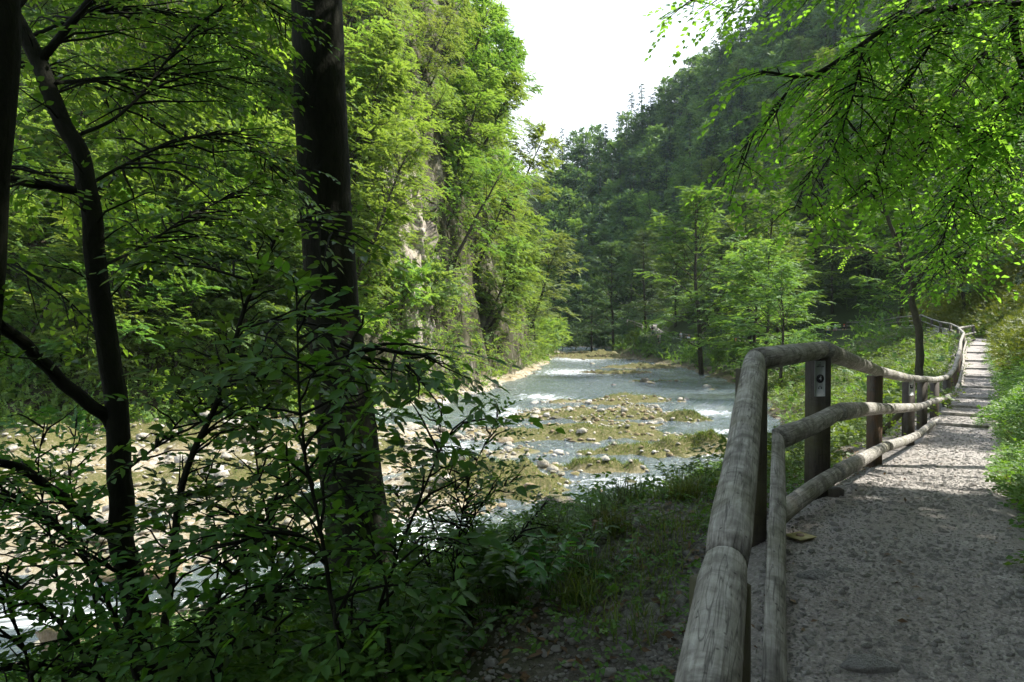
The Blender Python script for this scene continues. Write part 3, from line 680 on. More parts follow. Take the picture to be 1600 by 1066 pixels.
# ------------------------------------------------------------------ log fence
# nodes: photo pixel of the top rail centre, depth
FN = [(1060, 1400, 1.15), (1136, 880, 2.15), (1180, 562, 4.2), (1283, 547, 5.4), (1370, 580, 8.9), (1422, 592, 11.9), (1443, 593, 14.5), (1462, 594, 17), (1481, 589, 19.5), (1491, 576, 22), (1497, 558, 25), (1500, 546, 29), (1501, 534, 34), (1506, 521, 40), (1498, 513, 44.5), (1521, 509, 49.5)]
FP = [at(*f) for f in FN]
fence = empty('log_fence', (FP[3][0], FP[3][1], hgt(FP[3][0], FP[3][1])), 'weathered round log fence along the left edge of the gravel path, nearest the camera', 'fence')
off = np.array(fence.location)
def L_(p): return np.asarray(p) - off
nf_ = len(FP)
def side_at(pts, i):
    a = pts[max(i - 1, 0)]; b = pts[min(i + 1, len(pts) - 1)]; t = unit((b - a) * (1, 1, 0)); return np.array((t[1], -t[0], 0))
def log_between(a, b, r, seed, name, parent, mat, flat=None, o=off, sides=20, bow=.012):
    n = max(8, int(np.linalg.norm(b - a) / .12)); t = np.linspace(0, 1, n)[:, None]
    d = unit(b - a); r = r * (1 + .05 * math.sin(seed * 2.7)); a = a + d * .008; b = b - d * .008
    p = a + (b - a) * t + np.sin(t * math.pi) * np.array((0, 0, bow * (seed % 3 - 1))) 
    rr = r * (1.04 - .10 * ((t[:, 0] + seed * .5) % 1.0) * 0 - .08 * t[:, 0]); rr[0] *= .9; rr[-1] *= .9; p[:, :2] += RNG.normal(0, .004, 2)
    mb = MB(); tube(mb, p - o, rr, sides, True, .07, flat, seed)
    return mb.obj(name, mat, parent, smooth=True)
for i in range(nf_ - 1):
    a, b = FP[i], FP[i + 1]; far = i > 8
    mt = M['log_pale'] if 8 < i < 13 else M['log']
    log_between(a, b, .068 if i < 2 else .066, i * 3 + 1, 'top_rail', fence, mt)
    sa, sb = side_at(FP, i), side_at(FP, i + 1)
    if i == 1: sb = side_at(FP[:3], 2)
    if i == 2: sa = side_at(FP[2:], 0)
    dz = (.45, .90)
    for k, z_ in enumerate(dz):
        if i == 0 and k == 1: continue
        o_ = .105
        log_between(a + sa * o_ - (0, 0, z_), b + sb * o_ - (0, 0, z_), .062, i * 5 + k * 2 + 2, 'middle_rail' if k == 0 else 'bottom_rail', fence, mt, tuple(-(sa + sb) / 2))
PB = []
for i, p in enumerate(FP):
    if i == 0: continue
    g = min(hgt(p[0], p[1]), p[2] - .95); top = p[2] - .055
    w = .14 if i < 5 else .15
    s_ = side_at(FP, i) * -.0
    q = p + side_at(FP, i) * -.02
    mb = MB(); beam(mb, L_((q[0], q[1], g - .35)), L_((q[0], q[1], top)), w, w, (1, .25, 0) if i < 9 else (1, .6, 0))
    mb.obj('post', M['post_red'] if i in (4, 9, 10) else M['post'], fence); PB.append(q)
# diagonal braces on the river side
for i, l in ((5, .95), (8, .9), (12, .9)):
    p = FP[i]; s_ = -side_at(FP, i); a = p + s_ * .06 - (0, 0, .48); b = p + s_ * (.55 + .3) - (0, 0, 1.45)
    mb = MB(); beam(mb, L_(a), L_(b), .09, .09); mb.obj('brace', M['post'], fence)
# stub block at the foot of the sign post
mb = MB(); q = FP[3] + side_at(FP, 3) * .07; beam(mb, L_((q[0] + .03, q[1], hgt(q[0], q[1]) - .1)), L_((q[0] + .03, q[1], hgt(q[0], q[1]) + .1)), .11, .11); mb.obj('post_stub', M['post'], fence)

def rail_fence(nodes, label, mat, rails=(.0, .45, .9), r=.055, pw=.13, group=None, name='log_fence'):
    P = [at(*f) for f in nodes]
    o = np.array((P[0][0], P[0][1], hgt(P[0][0], P[0][1]))); e = empty(name, o, label, 'fence', group)
    for i in range(len(P) - 1):
        for k, z_ in enumerate(rails):
            mb = MB(); tube(mb, np.array([P[i], (P[i] + P[i + 1]) / 2, P[i + 1]]) - o - (0, 0, z_), r * (1 if k == 0 else .9), 8, True, .05, None, i + k)
            mb.obj(('top_rail', 'middle_rail', 'bottom_rail')[k], mat, e, True)
    for i, p in enumerate(P):
        mb = MB(); beam(mb, np.array((p[0], p[1], p[2] - 1.25)) - o, p - o - (0, 0, .03), pw, pw, (1, .2, 0)); mb.obj('post', M['post'] if mat is M['log'] else mat, e)
    return e, P
f2, P2 = rail_fence([(1521, 509, 50.2), (1503, 514, 51.5), (1485, 506, 53.5), (1470, 503.5, 56.5), (1456, 499, 59), (1440, 492.5, 62), (1404, 496, 75), (1361, 503.5, 90), (1323, 504, 99)], 'distant log fence climbing left from the sharp corner, behind the small curved tree', M['log'], (0, .45, .9), .06, .16)
# sunk boardwalk fence far down by the water
f3, P3 = rail_fence([(1180, 527, 112), (1150, 528, 114), (1120, 528, 116), (1098, 528, 117), (1084, 525, 118), (1068, 522, 120)], 'far thin fence of the path beside the water behind the lone trunk', M['log'], (0, .9), .06, .12, None, 'path_fence')
f4, P4 = rail_fence([(1031, 523, 121), (1024, 514, 126), (1018, 509, 131)], 'short pale fence of the distant footbridge where hikers climb', M['log_pale'], (0, .5), .09, .16, None, 'path_fence')
f5, P5 = rail_fence([(1004, 508, 140), (992, 503.5, 148), (980, 500, 156)], 'faint pale fence farthest up the valley on the right bank', M['log_pale'], (0, .5), .09, .16, None, 'path_fence')

# ------------------------------------------------------------------ signs on two fence posts
M['sign'] = plain('sign_plate', (.46, .49, .50), .45, .4); M['ink'] = plain('ink', (.03, .03, .035), .5, .3); M['white'] = plain('white_print', (.55, .57, .58), .5, .3); M['steel'] = plain('screw', (.3, .3, .3), .4, .5)
def text(body, size, loc, mat, parent, name='lettering'):
    cu = bpy.data.curves.new(name, 'FONT'); cu.body = body; cu.size = size; cu.align_x = 'CENTER'; cu.align_y = 'CENTER'; cu.extrude = .0006; cu.offset = size * .012
    o = bpy.data.objects.new(name, cu); COL.objects.link(o); me = bpy.data.meshes.new_from_object(o.evaluated_get(bpy.context.evaluated_depsgraph_get())); bpy.data.objects.remove(o); me.materials.clear(); me.materials.append(mat); o = bpy.data.objects.new(name, me); COL.objects.link(o); o.parent = parent; o.location = loc; o.rotation_euler = (R(90), 0, 0); return o
def disc(r, t, n=28):
    mb = MB(); tube(mb, [(0, 0, 0), (0, -t, 0)], r, n, True); return mb
def sign(post, cx, zc, w, h, label, dep):
    ang = math.atan2(.25, 1)
    e = empty('sign', (cx[0], cx[1], zc), label, 'sign', 'trail number signs screwed to fence posts'); e.rotation_euler.z = ang
    c = .004; mb = MB(); 
    pts = []
    for sx, sz in ((1, 1), (-1, 1), (-1, -1), (1, -1)):
        for k in range(4):
            a = {(1, 1): 0, (-1, 1): 90, (-1, -1): 180, (1, -1): 270}[(sx, sz)] + k * 30
            pts.append((sx * (w / 2 - c) + c * math.cos(R(a)), sz * (h / 2 - c) + c * math.sin(R(a))))
    n = len(pts); v = [(x, 0, z) for x, z in pts] + [(x, -.003, z) for x, z in pts] + [(0, -.003, 0), (0, 0, 0)]
    mb.add(v, [(2 * n, n + (i + 1) % n, n + i) for i in range(n)] + [(2 * n + 1, i, (i + 1) % n) for i in range(n)], [(i, (i + 1) % n, n + (i + 1) % n, n + i) for i in range(n)])
    mb.obj('plate', M['sign'], e)
    o = disc(w * .37, .0012).obj('number_disc', M['ink'], e); o.location = (0, -.0035, 0)
    text('4', w * .52, (0, -.006, 0), M['white'], e, 'number')
    text('VINTGAR', w * .175, (0, -.005, h * .335), M['ink'], e)
    text('soteska', w * .10, (-w * .1, -.005, h * .385), M['ink'], e)
    t = text('^', w * .2, (0, -.005, h * .43), M['ink'], e, 'emblem')
    # headphones symbol
    mb = MB(); th = np.linspace(0, math.pi, 12); r = w * .14
    tube(mb, np.stack([np.cos(th) * r, 0 * th, np.sin(th) * r], -1), w * .018, 6)
    for s in (-1, 1): box(mb, (s * r, 0, -w * .04), (w * .07, .002, w * .13))
    o = mb.obj('headphones_symbol', M['ink'], e); o.location = (0, -.0045, -h * .255)
    for s in (-1, 1):
        o = disc(w * .035, .002, 10).obj('screw', M['steel'], e); o.location = (s * w * .36, -.003, -h * .455)
    return e
p = PB[2]; s1 = at(1279.5, 592, p[1] - .088 + 0.0)
sign(p, (p[0] - .018, p[1] - .076), s1[2], .086, .258, 'white trail sign with number 4 on the thick post nearest the camera', 5.3)
p = PB[4]; s2 = at(1422.5, 604, p[1] - .09)
sign(p, (p[0], p[1] - .083), s2[2], .095, .29, 'white trail sign with number 4 on the farther fence post with the brace', 11.8)

# ------------------------------------------------------------------ hikers far off
skin_c = plain('skin', (.5, .32, .24), .6)
def cloth(name, c): return plain(name, c, .85, .1)
def skinned(name, verts, edges, rad, mat, parent, sub=1):
    me = bpy.data.meshes.new(name); me.from_pydata([tuple(v) for v in verts], edges, []); o = link(name, me, parent)
    md = o.modifiers.new('Skin', 'SKIN'); md.use_smooth_shade = True
    sv = me.skin_vertices[0].data
    for i, r in enumerate(rad): sv[i].radius = (r, r) if np.isscalar(r) else r
    sv[0].use_root = True
    m2 = o.modifiers.new('Sub', 'SUBSURF'); m2.levels = sub; m2.render_levels = sub
    me.materials.append(mat); return o
def person(loc, face, label, shirt, trousers, hat=None, pack=None, h=1.74, step=.18, bend=0):
    e = empty('person', loc, label, 'person', 'hikers on the far path'); e.rotation_euler.z = face; e.scale = (h / 1.75,) * 3
    b = bend
    V_ = [(0, 0, .98), (0, .01, 1.18), (0, .0 + b, 1.42), (0, .01 + b, 1.52), (0, .03 + b, 1.63), (0, .035 + b, 1.72),
          (.17, b, 1.42), (.22, .02 + b, 1.14), (.22, .14 + b, .93), (.225, .2 + b, .84), (-.17, b, 1.42), (-.22, -.04 + b, 1.14), (-.22, .06 + b, .91), (-.225, .1 + b, .82),
          (.09, 0, .9), (.10, step * .6, .5), (.10, step * .7, .09), (.10, step * .7 + .16, .04), (-.09, 0, .9), (-.10, -step * .3, .5), (-.10, -step, .1), (-.10, -step + .16, .04)]
    E = [(0, 1), (1, 2), (2, 3), (3, 4), (4, 5), (2, 6), (6, 7), (7, 8), (8, 9), (2, 10), (10, 11), (11, 12), (12, 13), (0, 14), (14, 15), (15, 16), (16, 17), (0, 18), (18, 19), (19, 20), (20, 21)]
    rad = [.13, .12, .13, .055, .095, .08, .06, .045, .035, .03, .06, .045, .035, .03, .09, .06, .045, .04, .09, .06, .045, .04]
    skinned('body', V_, E, rad, skin_c, e)
    T_ = [V_[0], V_[1], V_[2], V_[6], V_[7], V_[10], V_[11]]
    skinned('shirt', T_, [(0, 1), (1, 2), (2, 3), (3, 4), (2, 5), (5, 6)], [.155, .15, .155, .085, .068, .085, .068], shirt, e)
    skinned('trousers', [V_[0], V_[14], V_[15], (V_[16][0], V_[16][1], .2), V_[18], V_[19], (V_[20][0], V_[20][1], .2)], [(0, 1), (1, 2), (2, 3), (0, 4), (4, 5), (5, 6)], [.15, .11, .08, .065, .11, .08, .065], trousers, e)
    hc = np.array((0, .02 + b, 1.70))
    v = IV3 * (.105, .12, .10) + hc; v[:, 2] = np.maximum(v[:, 2], 1.67)
    mb = MB(); mb.add(v, IF3)
    if hat is not None:
        th = np.linspace(0, 2 * math.pi, 16, endpoint=False); a = np.stack([np.cos(th) * .12, np.sin(th) * .15 + .03, 0 * th], -1) + (0, .02 + b, 1.685)
        mb.add(np.vstack([a, a - (0, 0, .012), [(0, b, 1.69)], [(0, b, 1.675)]]), [(32, i, (i + 1) % 16) for i in range(16)] + [(33, 16 + (i + 1) % 16, 16 + i) for i in range(16)], [(i, 16 + i, 16 + (i + 1) % 16, (i + 1) % 16) for i in range(16)])
        mb.obj('helmet', hat, e, True)
    else: mb.obj('hair', M['hair'], e, True)
    if pack is not None:
        mb = MB(); v = IV3.copy(); v = np.sign(v) * np.abs(v) ** .6; mb.add(v * (.16, .11, .25) + (0, -.2 + b, 1.27), IF3); mb.obj('backpack', pack, e, True)
    return e
M['hair'] = plain('hair', (.04, .025, .015), .7)
cw = cloth('white_cloth', (.62, .63, .65)); cb = cloth('black_cloth', (.03, .03, .035)); cg = cloth('grey_cloth', (.3, .31, .33)); cn = cloth('navy_cloth', (.04, .06, .12)); cr = cloth('red_cloth', (.45, .06, .03)); co = cloth('orange_cloth', (.75, .24, .04)); cyl = cloth('yellow_cloth', (.75, .5, .06)); ct = cloth('tan_cloth', (.5, .38, .25))
PE = [(1294, 506, 97, 2.6, 'person with an orange cap and pale shirt, left of the three hikers behind the bushes', cw, cn, co, None),
      (1305, 507, 98.5, 2.2, 'person with a white cap in grey, between the two hikers in orange and red', cg, cb, cw, cg),
      (1319, 506.5, 97.5, 3.0, 'person in a red cap and dark shirt at the end of the distant log fence', cb, cn, cr, None),
      (1076, 523, 117, 3.3, 'person with a white backpack and dark shorts walking just left of the lone trunk', cw, cb, co, cw),
      (1072, 524, 119, 3.3, 'person in black close beside the white backpack hiker', cb, cb, None, None),
      (1064, 518, 122, .4, 'person in a white shirt half hidden by bushes left of the backpack hiker', cw, cg, None, None),
      (1030, 520, 122, 2.9, 'person in tan and black stepping off the footbridge', ct, cb, None, cb),
      (1020, 508.5, 129, 3.0, 'person in black at the top of the short pale footbridge fence', cb, cn, None, cb),
      (1150, 529, 113, 1.2, 'person in a yellow shirt and orange cap right of the lone trunk', cyl, cb, co, None)]
for px, py, d, fa, lb, sh, tr_, ha, pk in PE:
    hd = at(px, py, d); person((hd[0], hd[1], hd[2] - 1.78), fa, lb, sh, tr_, ha, pk)

# ------------------------------------------------------------------ trees
class Tree: pass
def build_tree(rng, H, Rr, cb, nl, ns, ntw, nleaf, leafL, leafW, tr=.18, lean=(0, 0), conifer=False, layered=True, up0=10, up1=65, twl=.75, top=1.0, bark_sides=7):
    """returns trunk MB, crown MB"""
    tk, cr = MB(), MB()
    z = np.linspace(0, H, 9); wob = np.cumsum(rng.normal(0, .02 * H / 9 * (0 if conifer else 3), (9, 2)), 0)
    tp = np.stack([wob[:, 0] + lean[0] * (z / H) ** 1.3 * H, wob[:, 1] + lean[1] * (z / H) ** 1.3 * H, z], -1); tp[0] = (0, 0, -.6)
    tube(tk, tp, tr * (1.15 - z / H) ** .8 + .01, bark_sides)
    B, D, Lg = [], [], []
    for i in range(nl):
        f = (i + rng.random()) / nl; h = cb + (top - cb) * f; hz = h * H
        p0 = np.array([np.interp(hz, z, tp[:, k]) for k in range(3)])
        az = i * 2.399 + rng.normal(0, .35)
        if conifer: ln = Rr * (1 - f) ** .85 + .25; el = R(-12 + 25 * f)
        else: ln = Rr * (.55 + .75 * math.sin(math.pi * min(1, f * .85 + .18))) * rng.uniform(.75, 1.15); el = R(up0 + (up1 - up0) * f + rng.normal(0, 8))
        dh = np.array((math.cos(az), math.sin(az), 0)); n = 5; s = np.linspace(0, 1, n)
        pts = p0 + dh * (s * ln * math.cos(el))[:, None] + np.array((0, 0, 1.)) * (s * ln * math.sin(el) + (-.10 if conifer else -.16) * ln * s ** 2)[:, None]
        pts[1:-1] += rng.normal(0, .04 * ln, (n - 2, 3)) * (0 if conifer else 1)
        tube(tk, pts, (tr * .33 * (1 - f * .6)) * (1 - s * .8) + .008, 4, cap=False)
        for j in range(ns):
            t = .15 + .85 * (j + rng.random()) / ns; q = np.array([np.interp(t, s, pts[:, k]) for k in range(3)])
            sg = 1 if j % 2 else -1; a2 = az + sg * rng.uniform(.5, 1.1) * (1 if t < .93 else .3)
            l2 = ln * (.5 if not conifer else .32) * (1.1 - t * .55) * rng.uniform(.7, 1.15)
            e2 = el * .5 + rng.normal(.05, .18); d2 = np.array((math.cos(a2) * math.cos(e2), math.sin(a2) * math.cos(e2), math.sin(e2)))
            if not conifer: tube(tk, [q, q + d2 * l2 * .5, q + d2 * l2 + (0, 0, -.08 * l2)], [.02, .013, .005], 3, cap=False)
            for k in range(ntw):
                u = (k + rng.random()) / ntw; b = q + d2 * l2 * u - np.array((0, 0, .08 * l2 * u * u)); a3 = a2 + rng.choice((-1, 1)) * rng.uniform(.3, 1.0)
                e3 = rng.normal(.0 if layered else .2, .22 if layered else .5)
                if conifer: e3 = rng.normal(-.35, .2)
                B.append(b); D.append((math.cos(a3) * math.cos(e3), math.sin(a3) * math.cos(e3), math.sin(e3))); Lg.append(twl * rng.uniform(.6, 1.2) * (1 if not conifer else (.5 + .6 * (1 - f))))
    B = np.array(B); D = np.array(D); Lg = np.array(Lg)
    sprays(cr, B, D, Lg, nleaf, leafL, leafW, tilt=.32 if layered else .8, droop=.12 if not conifer else .25, ang=1.0)
    return tk, cr
print('ground done')
def variant(kind, seed):
    rng = np.random.default_rng(seed)
    if kind == 'broad': t = build_tree(rng, 11, 3.9, .12, 24, 8, 7, 15, .20, .13, .16, twl=.9, up0=16)
    elif kind == 'tall': t = build_tree(rng, 16, 4.2, .16, 30, 8, 6, 15, .21, .13, .2, twl=.95, up0=22, up1=72)
    elif kind == 'open': t = build_tree(rng, 9, 3.4, .25, 13, 6, 6, 13, .19, .12, .13, (rng.normal(0, .1), rng.normal(0, .1)), twl=.9)
    elif kind == 'spruce': t = build_tree(rng, 19, 2.6, .08, 60, 5, 3, 14, .22, .07, .2, conifer=True, twl=.8)
    elif kind == 'bush': t = build_tree(rng, 2.6, 1.7, .05, 14, 6, 5, 13, .15, .10, .05, layered=False, twl=.55, up0=25)
    elif kind == 'farbroad': t = build_tree(rng, 13, 4.2, .12, 16, 6, 4, 11, .5, .36, .2, twl=1.7, layered=False)
    elif kind == 'farspruce': t = build_tree(rng, 19, 2.9, .06, 36, 3, 2, 9, .55, .2, .2, conifer=True, twl=1.2)
    return t
CACHE = {}
def tree_mesh(kind, vi, leaf):
    k = (kind, vi)
    if k not in CACHE:
        t, c = variant(kind, hash(kind) % 1 + sum(map(ord, kind)) * 10 + vi); CACHE[k] = (t, c)
    key = (kind, vi, leaf)
    if key not in CACHE:
        t, c = CACHE[k]; CACHE[key] = (t.mesh('trunk', M['bark_far'], True) if (kind, vi, 'tm') not in CACHE else CACHE[(kind, vi, 'tm')], c.mesh('crown', M[leaf]))
        CACHE[(kind, vi, 'tm')] = CACHE[key][0]
    return CACHE[key]
def put_tree(kind, vi, leaf, loc, sc=1., rz=0., tilt=(0, 0), name='tree', label='', cat='tree', group=None):
    tm, cm = tree_mesh(kind, vi, leaf)
    e = empty(name, loc, label, cat, group); e.scale = (sc,) * 3 if np.isscalar(sc) else sc
    e.rotation_euler = (Matrix.Rotation(tilt[1], 3, 'X') @ Matrix.Rotation(tilt[0], 3, 'Y') @ Matrix.Rotation(rz, 3, 'Z')).to_euler()
    link('stem' if cat == 'bush' else 'trunk', tm, e); link('foliage' if cat == 'bush' else 'crown', cm, e); return e

# stratified sowing over the slopes as seen; each lands on the terrain where it grows
PLACED = []
def sow(x0, x1, y0, y1, dx, dy, dlo, dhi, choose, reg):
    rows = 0
    for py in np.arange(y0, y1, dy):
        rows += 1
        for px in np.arange(x0 + (dx / 2 if rows % 2 else 0), x1, dx):
            qx, qy = px + RNG.uniform(-.3, .3) * dx, py + RNG.uniform(-.3, .3) * dy
            p = ray(qx, qy)
            if p is None or not (dlo < p[1] < dhi): continue
            c = choose(qx, qy, p)
            if c: PLACED.append((qx, qy, p, c, reg))
def ch_left(px, py, p):
    if p[2] < WZ + 1.0 or p[0] > np.interp(p[1], FAR[:, 1][:10][::1][1:], FAR[:, 0][:10][1:]) + 2 and p[1] < 170 and False: return None
    if 545 < px < 705 and 220 < py < 600 and RNG.random() < .95: return None
    sc = RNG.uniform(.75, 1.1); near = p[1] / 60
    k = RNG.random()
    if px < 470: leaf = RNG.choice(['leaf_mid', 'leaf_sun', 'leaf_mid', 'leaf_pale'], p=[.4, .35, .15, .1])
    else: leaf = RNG.choice(['leaf_sun', 'leaf_pale', 'leaf_mid'], p=[.45, .4, .15])
    kind = 'broad' if k < .6 else 'open' if k < .85 else 'tall'
    if kind == 'tall': sc *= .75
    if px < 470 and kind != 'open': sc *= .8
    if 545 < px < 705: kind = 'open'; sc *= .7
    if p[1] > 95: sc *= 1.15
    return (kind, int(RNG.integers(3)), leaf, sc, (.38, -.1) if px > 500 else (.2, -.15))
sow(-60, 900, -120, 600, 88, 78, 28, 200, ch_left, 'L')
sow(560, 915, -60, 520, 80, 70, 50, 190, ch_left, 'L')
def ch_right(px, py, p):
    dP, row = near_seg(FL, np.array([p[0]]), np.array([p[1]])); dn, _ = near_seg(NEAR, np.array([p[0]]), np.array([p[1]]))
    if -1.0 < dP[0] < 2.2 and p[1] < 160: return None
    if dn[0] < 1.0: return None
    if p[1] < 58 and dP[0] > 0 and dP[0] < 5.5: return None
    if dP[0] < 0 and p[1] < 62: return None
    if 1180 < px < 1460 and py > 440: return None
    if (1225 < px < 1360 and p[1] < 101) or (1000 < px < 1110 and p[1] < 121 and py > 380): return None
    k = RNG.random()
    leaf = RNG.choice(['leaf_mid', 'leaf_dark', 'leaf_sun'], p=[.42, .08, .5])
    if k < .07: kind, leaf = 'spruce', 'needle'
    elif k < .55: kind = 'tall'
    else: kind = 'broad'
    return (kind, int(RNG.integers(3)), leaf, RNG.uniform(.8, 1.2), (-.1, 0))
sow(905, 1680, -90, 500, 65, 57, 26, 240, ch_right, 'R')
print('sown', len(PLACED))
def where(px, py, reg):
    if reg == 'L':
        if px < 60: h = 'at the left edge'
        elif px < 250: h = 'behind the slender forked tree'
        elif px < 460: h = 'left of the dark trunk'
        elif px < 580: h = 'behind the dark trunk'
        elif px < 720: h = 'around the rock face'
        elif px < 820: h = 'right of the rock face'
        else: h = 'by the bend of the river'
        v = 'topmost on far slope' if py < 0 else 'high on far slope' if py < 200 else 'midway up far slope' if py < 400 else 'low on far bank'
    else:
        if px < 1000: h = 'at the valley bend'
        elif px < 1120: h = 'above the far hikers'
        elif px < 1280: h = 'above the near fence corner'
        elif px < 1450: h = 'left of the curved tree'
        else: h = 'above the climbing path'
        v = 'high on right slope' if py < 200 else 'midway up right slope' if py < 380 else 'low on right slope'
    return v + ' ' + h
TONE = dict(leaf_sun='yellow-green', leaf_mid='mid green', leaf_dark='dark green', leaf_pale='pale green', needle='blue-green')
KIND = dict(broad='broad tree', tall='tall tree', open='slanting tree', spruce='spruce')
def label_many(items, prefix_fn, tail_fn):
    cells = {}
    for it in items: cells.setdefault((prefix_fn(it), tail_fn(it)), []).append(it)
    res = {}
    for (pf, tl), g in cells.items():
        g.sort(key=lambda it: it[0]); n = len(g)
        for i, it in enumerate(g):
            if n == 1: o = ''
            elif n == 2: o = ('left of two', 'right of two')[i]
            else: o = 'leftmost' if i == 0 else 'rightmost' if i == n - 1 else ('', 'second', 'third', 'fourth', 'fifth', 'sixth', 'seventh', 'eighth', 'ninth')[min(i, 8)] + ' from left'
            res[id(it)] = (pf + ' ' + tl + (', ' + o if o else ''))
    return res
LB = label_many(PLACED, lambda it: TONE[it[3][2]] + ' ' + KIND[it[3][0]], lambda it: where(it[0], it[1], it[4]))
for it in PLACED:
    px, py, p, (kind, vi, leaf, sc, tl), reg = it
    put_tree(kind, vi, leaf, p, sc, RNG.uniform(0, 6.28), (tl[0] + RNG.normal(0, .08), tl[1] + RNG.normal(0, .08)), 'spruce_tree' if kind == 'spruce' else 'broadleaf_tree', LB[id(it)], 'tree', 'trees on the far slope' if reg == 'L' else 'trees on the right slope')

# trees of the right bank picked out in the photo: base px, py, depth
BT = [(1300, 500, 106, 'broad', 1.1, 'leaf_sun', 'yellow-green tree standing over the three hikers, left of the distant log fence'), (1222, 530, 58, 'broad', .75, 'leaf_mid', 'small green tree close above the sign post'), (1345, 470, 108, 'tall', 1.0, 'leaf_sun', 'slender light green tree directly above the distant log fence'), (1215, 500, 100, 'broad', 1.3, 'leaf_sun', 'wide yellow-green tree high behind the near fence corner'), (1410, 470, 80, 'broad', 1.1, 'leaf_mid', 'green tree right behind the top of the small curved tree'), (1125, 500, 122, 'broad', 1.2, 'leaf_sun', 'light green layered tree behind the lone dark straight trunk'), (1470, 440, 78, 'tall', 1.0, 'leaf_dark', 'dark tree on the hillside right of the small curved tree'),
(1097, 562, 84, 'tall', 1.25, 'leaf_mid', 'tree with a lone dark straight trunk at the water beside the far hikers'), (1172, 545, 96, 'tall', 1.2, 'leaf_dark', 'dark leafy tree just right of the lone straight trunk'),
      (958, 515, 150, 'tall', 1.3, 'leaf_dark', 'tall tree with a thin straight stem at the head of the river'), (925, 515, 165, 'broad', 1.3, 'leaf_dark', 'dark round tree at the head of the river left of the thin stem'),
      (1010, 512, 150, 'tall', 1.2, 'leaf_dark', 'tall dark tree above the footbridge'), (1198, 520, 70, 'broad', 1.0, 'leaf_mid', 'bright leafy tree above the near fence corner, level with its top rail'), (1180, 535, 76, 'broad', 1.05, 'leaf_sun', 'light green layered tree right behind the near fence corner'),
      (1200, 505, 88, 'tall', 1.1, 'leaf_mid', 'tall green tree behind the light layered tree'), (1370, 488, 108, 'broad', 1.2, 'leaf_mid', 'green tree rising behind the distant log fence'), (1290, 480, 118, 'tall', 1.2, 'leaf_dark', 'dark tall tree above the three hikers'), (1055, 520, 134, 'broad', 1.2, 'leaf_mid', 'green tree overhanging the footbridge hikers')]
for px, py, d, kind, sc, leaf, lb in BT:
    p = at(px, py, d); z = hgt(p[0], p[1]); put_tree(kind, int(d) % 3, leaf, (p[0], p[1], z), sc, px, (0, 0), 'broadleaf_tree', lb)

# bushes: along the far bank, head of the river, right bank
BU = []
for i in range(14):
    t = i / 13; x0 = np.interp(t, [0, .45, 1], [-20, -6, 9]); y0 = np.interp(t, [0, .45, 1], [41, 58, 140]); s = .9 + t * 1.1
    x0 += RNG.normal(-1.2, .5); BU.append((x0, y0 + RNG.normal(0, 1), s, 'leaf_sun' if i % 3 else 'leaf_pale', 'L'))
for i in range(9): BU.append((np.interp(i, [0, 8], [-28, -11]) + RNG.normal(0, .5), np.interp(i, [0, 8], [36, 50]) + RNG.normal(0, .8), .8, 'leaf_mid', 'L'))
for i in range(12): 
    y0 = 64 + i * 8; x0 = np.interp(y0, NEAR[8:14, 1], NEAR[8:14, 0]) + RNG.uniform(1.5, 3.2); BU.append((x0, y0, RNG.uniform(.5, .85), 'leaf_mid' if i % 2 else 'leaf_dark', 'R'))
for i in range(7): BU.append((12 + i * 3.2, 172 + RNG.normal(0, 3) + i * 1, 1.6, 'leaf_dark', 'R'))
items = []
for x0, y0, s, lf, rg in BU:
    z = hgt(x0, y0); px, py, dd = proj((x0, y0, z)); items.append((px, py, (x0, y0, z), (s, lf), rg))
def wb(it):
    px = it[0]
    return ('on the far bank left of the dark trunk' if px < 470 else 'on the far bank right of the dark trunk' if px < 700 else 'overhanging the far bank' if px < 850 else 'at the head of the river' if px < 1000 else 'on the right bank below the hikers')
LB2 = label_many(items, lambda it: TONE[it[3][1]] + ' leafy bush', wb)
for it in items: put_tree('bush', int(RNG.integers(3)), it[3][1], it[2], it[3][0], RNG.uniform(0, 6), (.1 if it[4] == 'L' else 0, 0), 'bush', LB2[id(it)], 'bush', 'bushes along the river banks')

# continuous low growth clothing the slopes between the trees
pxg = 800 + F_PX * GA[..., 0] / np.maximum(GA[..., 1], 5); pyg = 510 - F_PX * GA[..., 2] / np.maximum(GA[..., 1], 5)
def cover(n, mask, L_, leafL, leafW, name, mat, label, nl=9, keep=None, out=(0, 0, 0), dens=None):
    p, nr = surf(n, mask)
    if keep is not None: k = keep(p); p, nr = p[k], nr[k]
    nr = nr * np.where(nr[:, 2:] < 0, -1, 1); s_ = np.clip(p[:, 1] / 60, .8, 1.8)
    B = p + nr * (RNG.random((len(p), 1)) ** 2 * 1.2) * s_[:, None]; D = nr * .8 + RNG.normal(0, .6, p.shape) + out
    mb = MB(); sprays(mb, B, D, L_ * s_ * RNG.uniform(.5, 1.3, len(p)), nl, leafL, leafW, tilt=.6, droop=.25)
    return tag(mb.obj(name, M[mat]), label, 'undergrowth', kind='stuff')
vis = (GA[..., 1] > 24) & (pxg > -80) & (pxg < 1700) & (pyg > -160)
rockg = (pxg > 555) & (pxg < 700) & (pyg > 235) & (pyg < 590)
kp = lambda p: vnoise(p[:, 0] * .3 + p[:, 1] * .1, p[:, 2] * .35 + p[:, 1] * .1, 77) > .30
cover(60000, vis & (GI['dF'] > .6) & (GA[..., 1] < 190) & ~rockg, .8, .22, .15, 'slope_undergrowth', 'leaf_sun', 'leafy undergrowth covering the sunlit far slope between the trees', 9, kp)
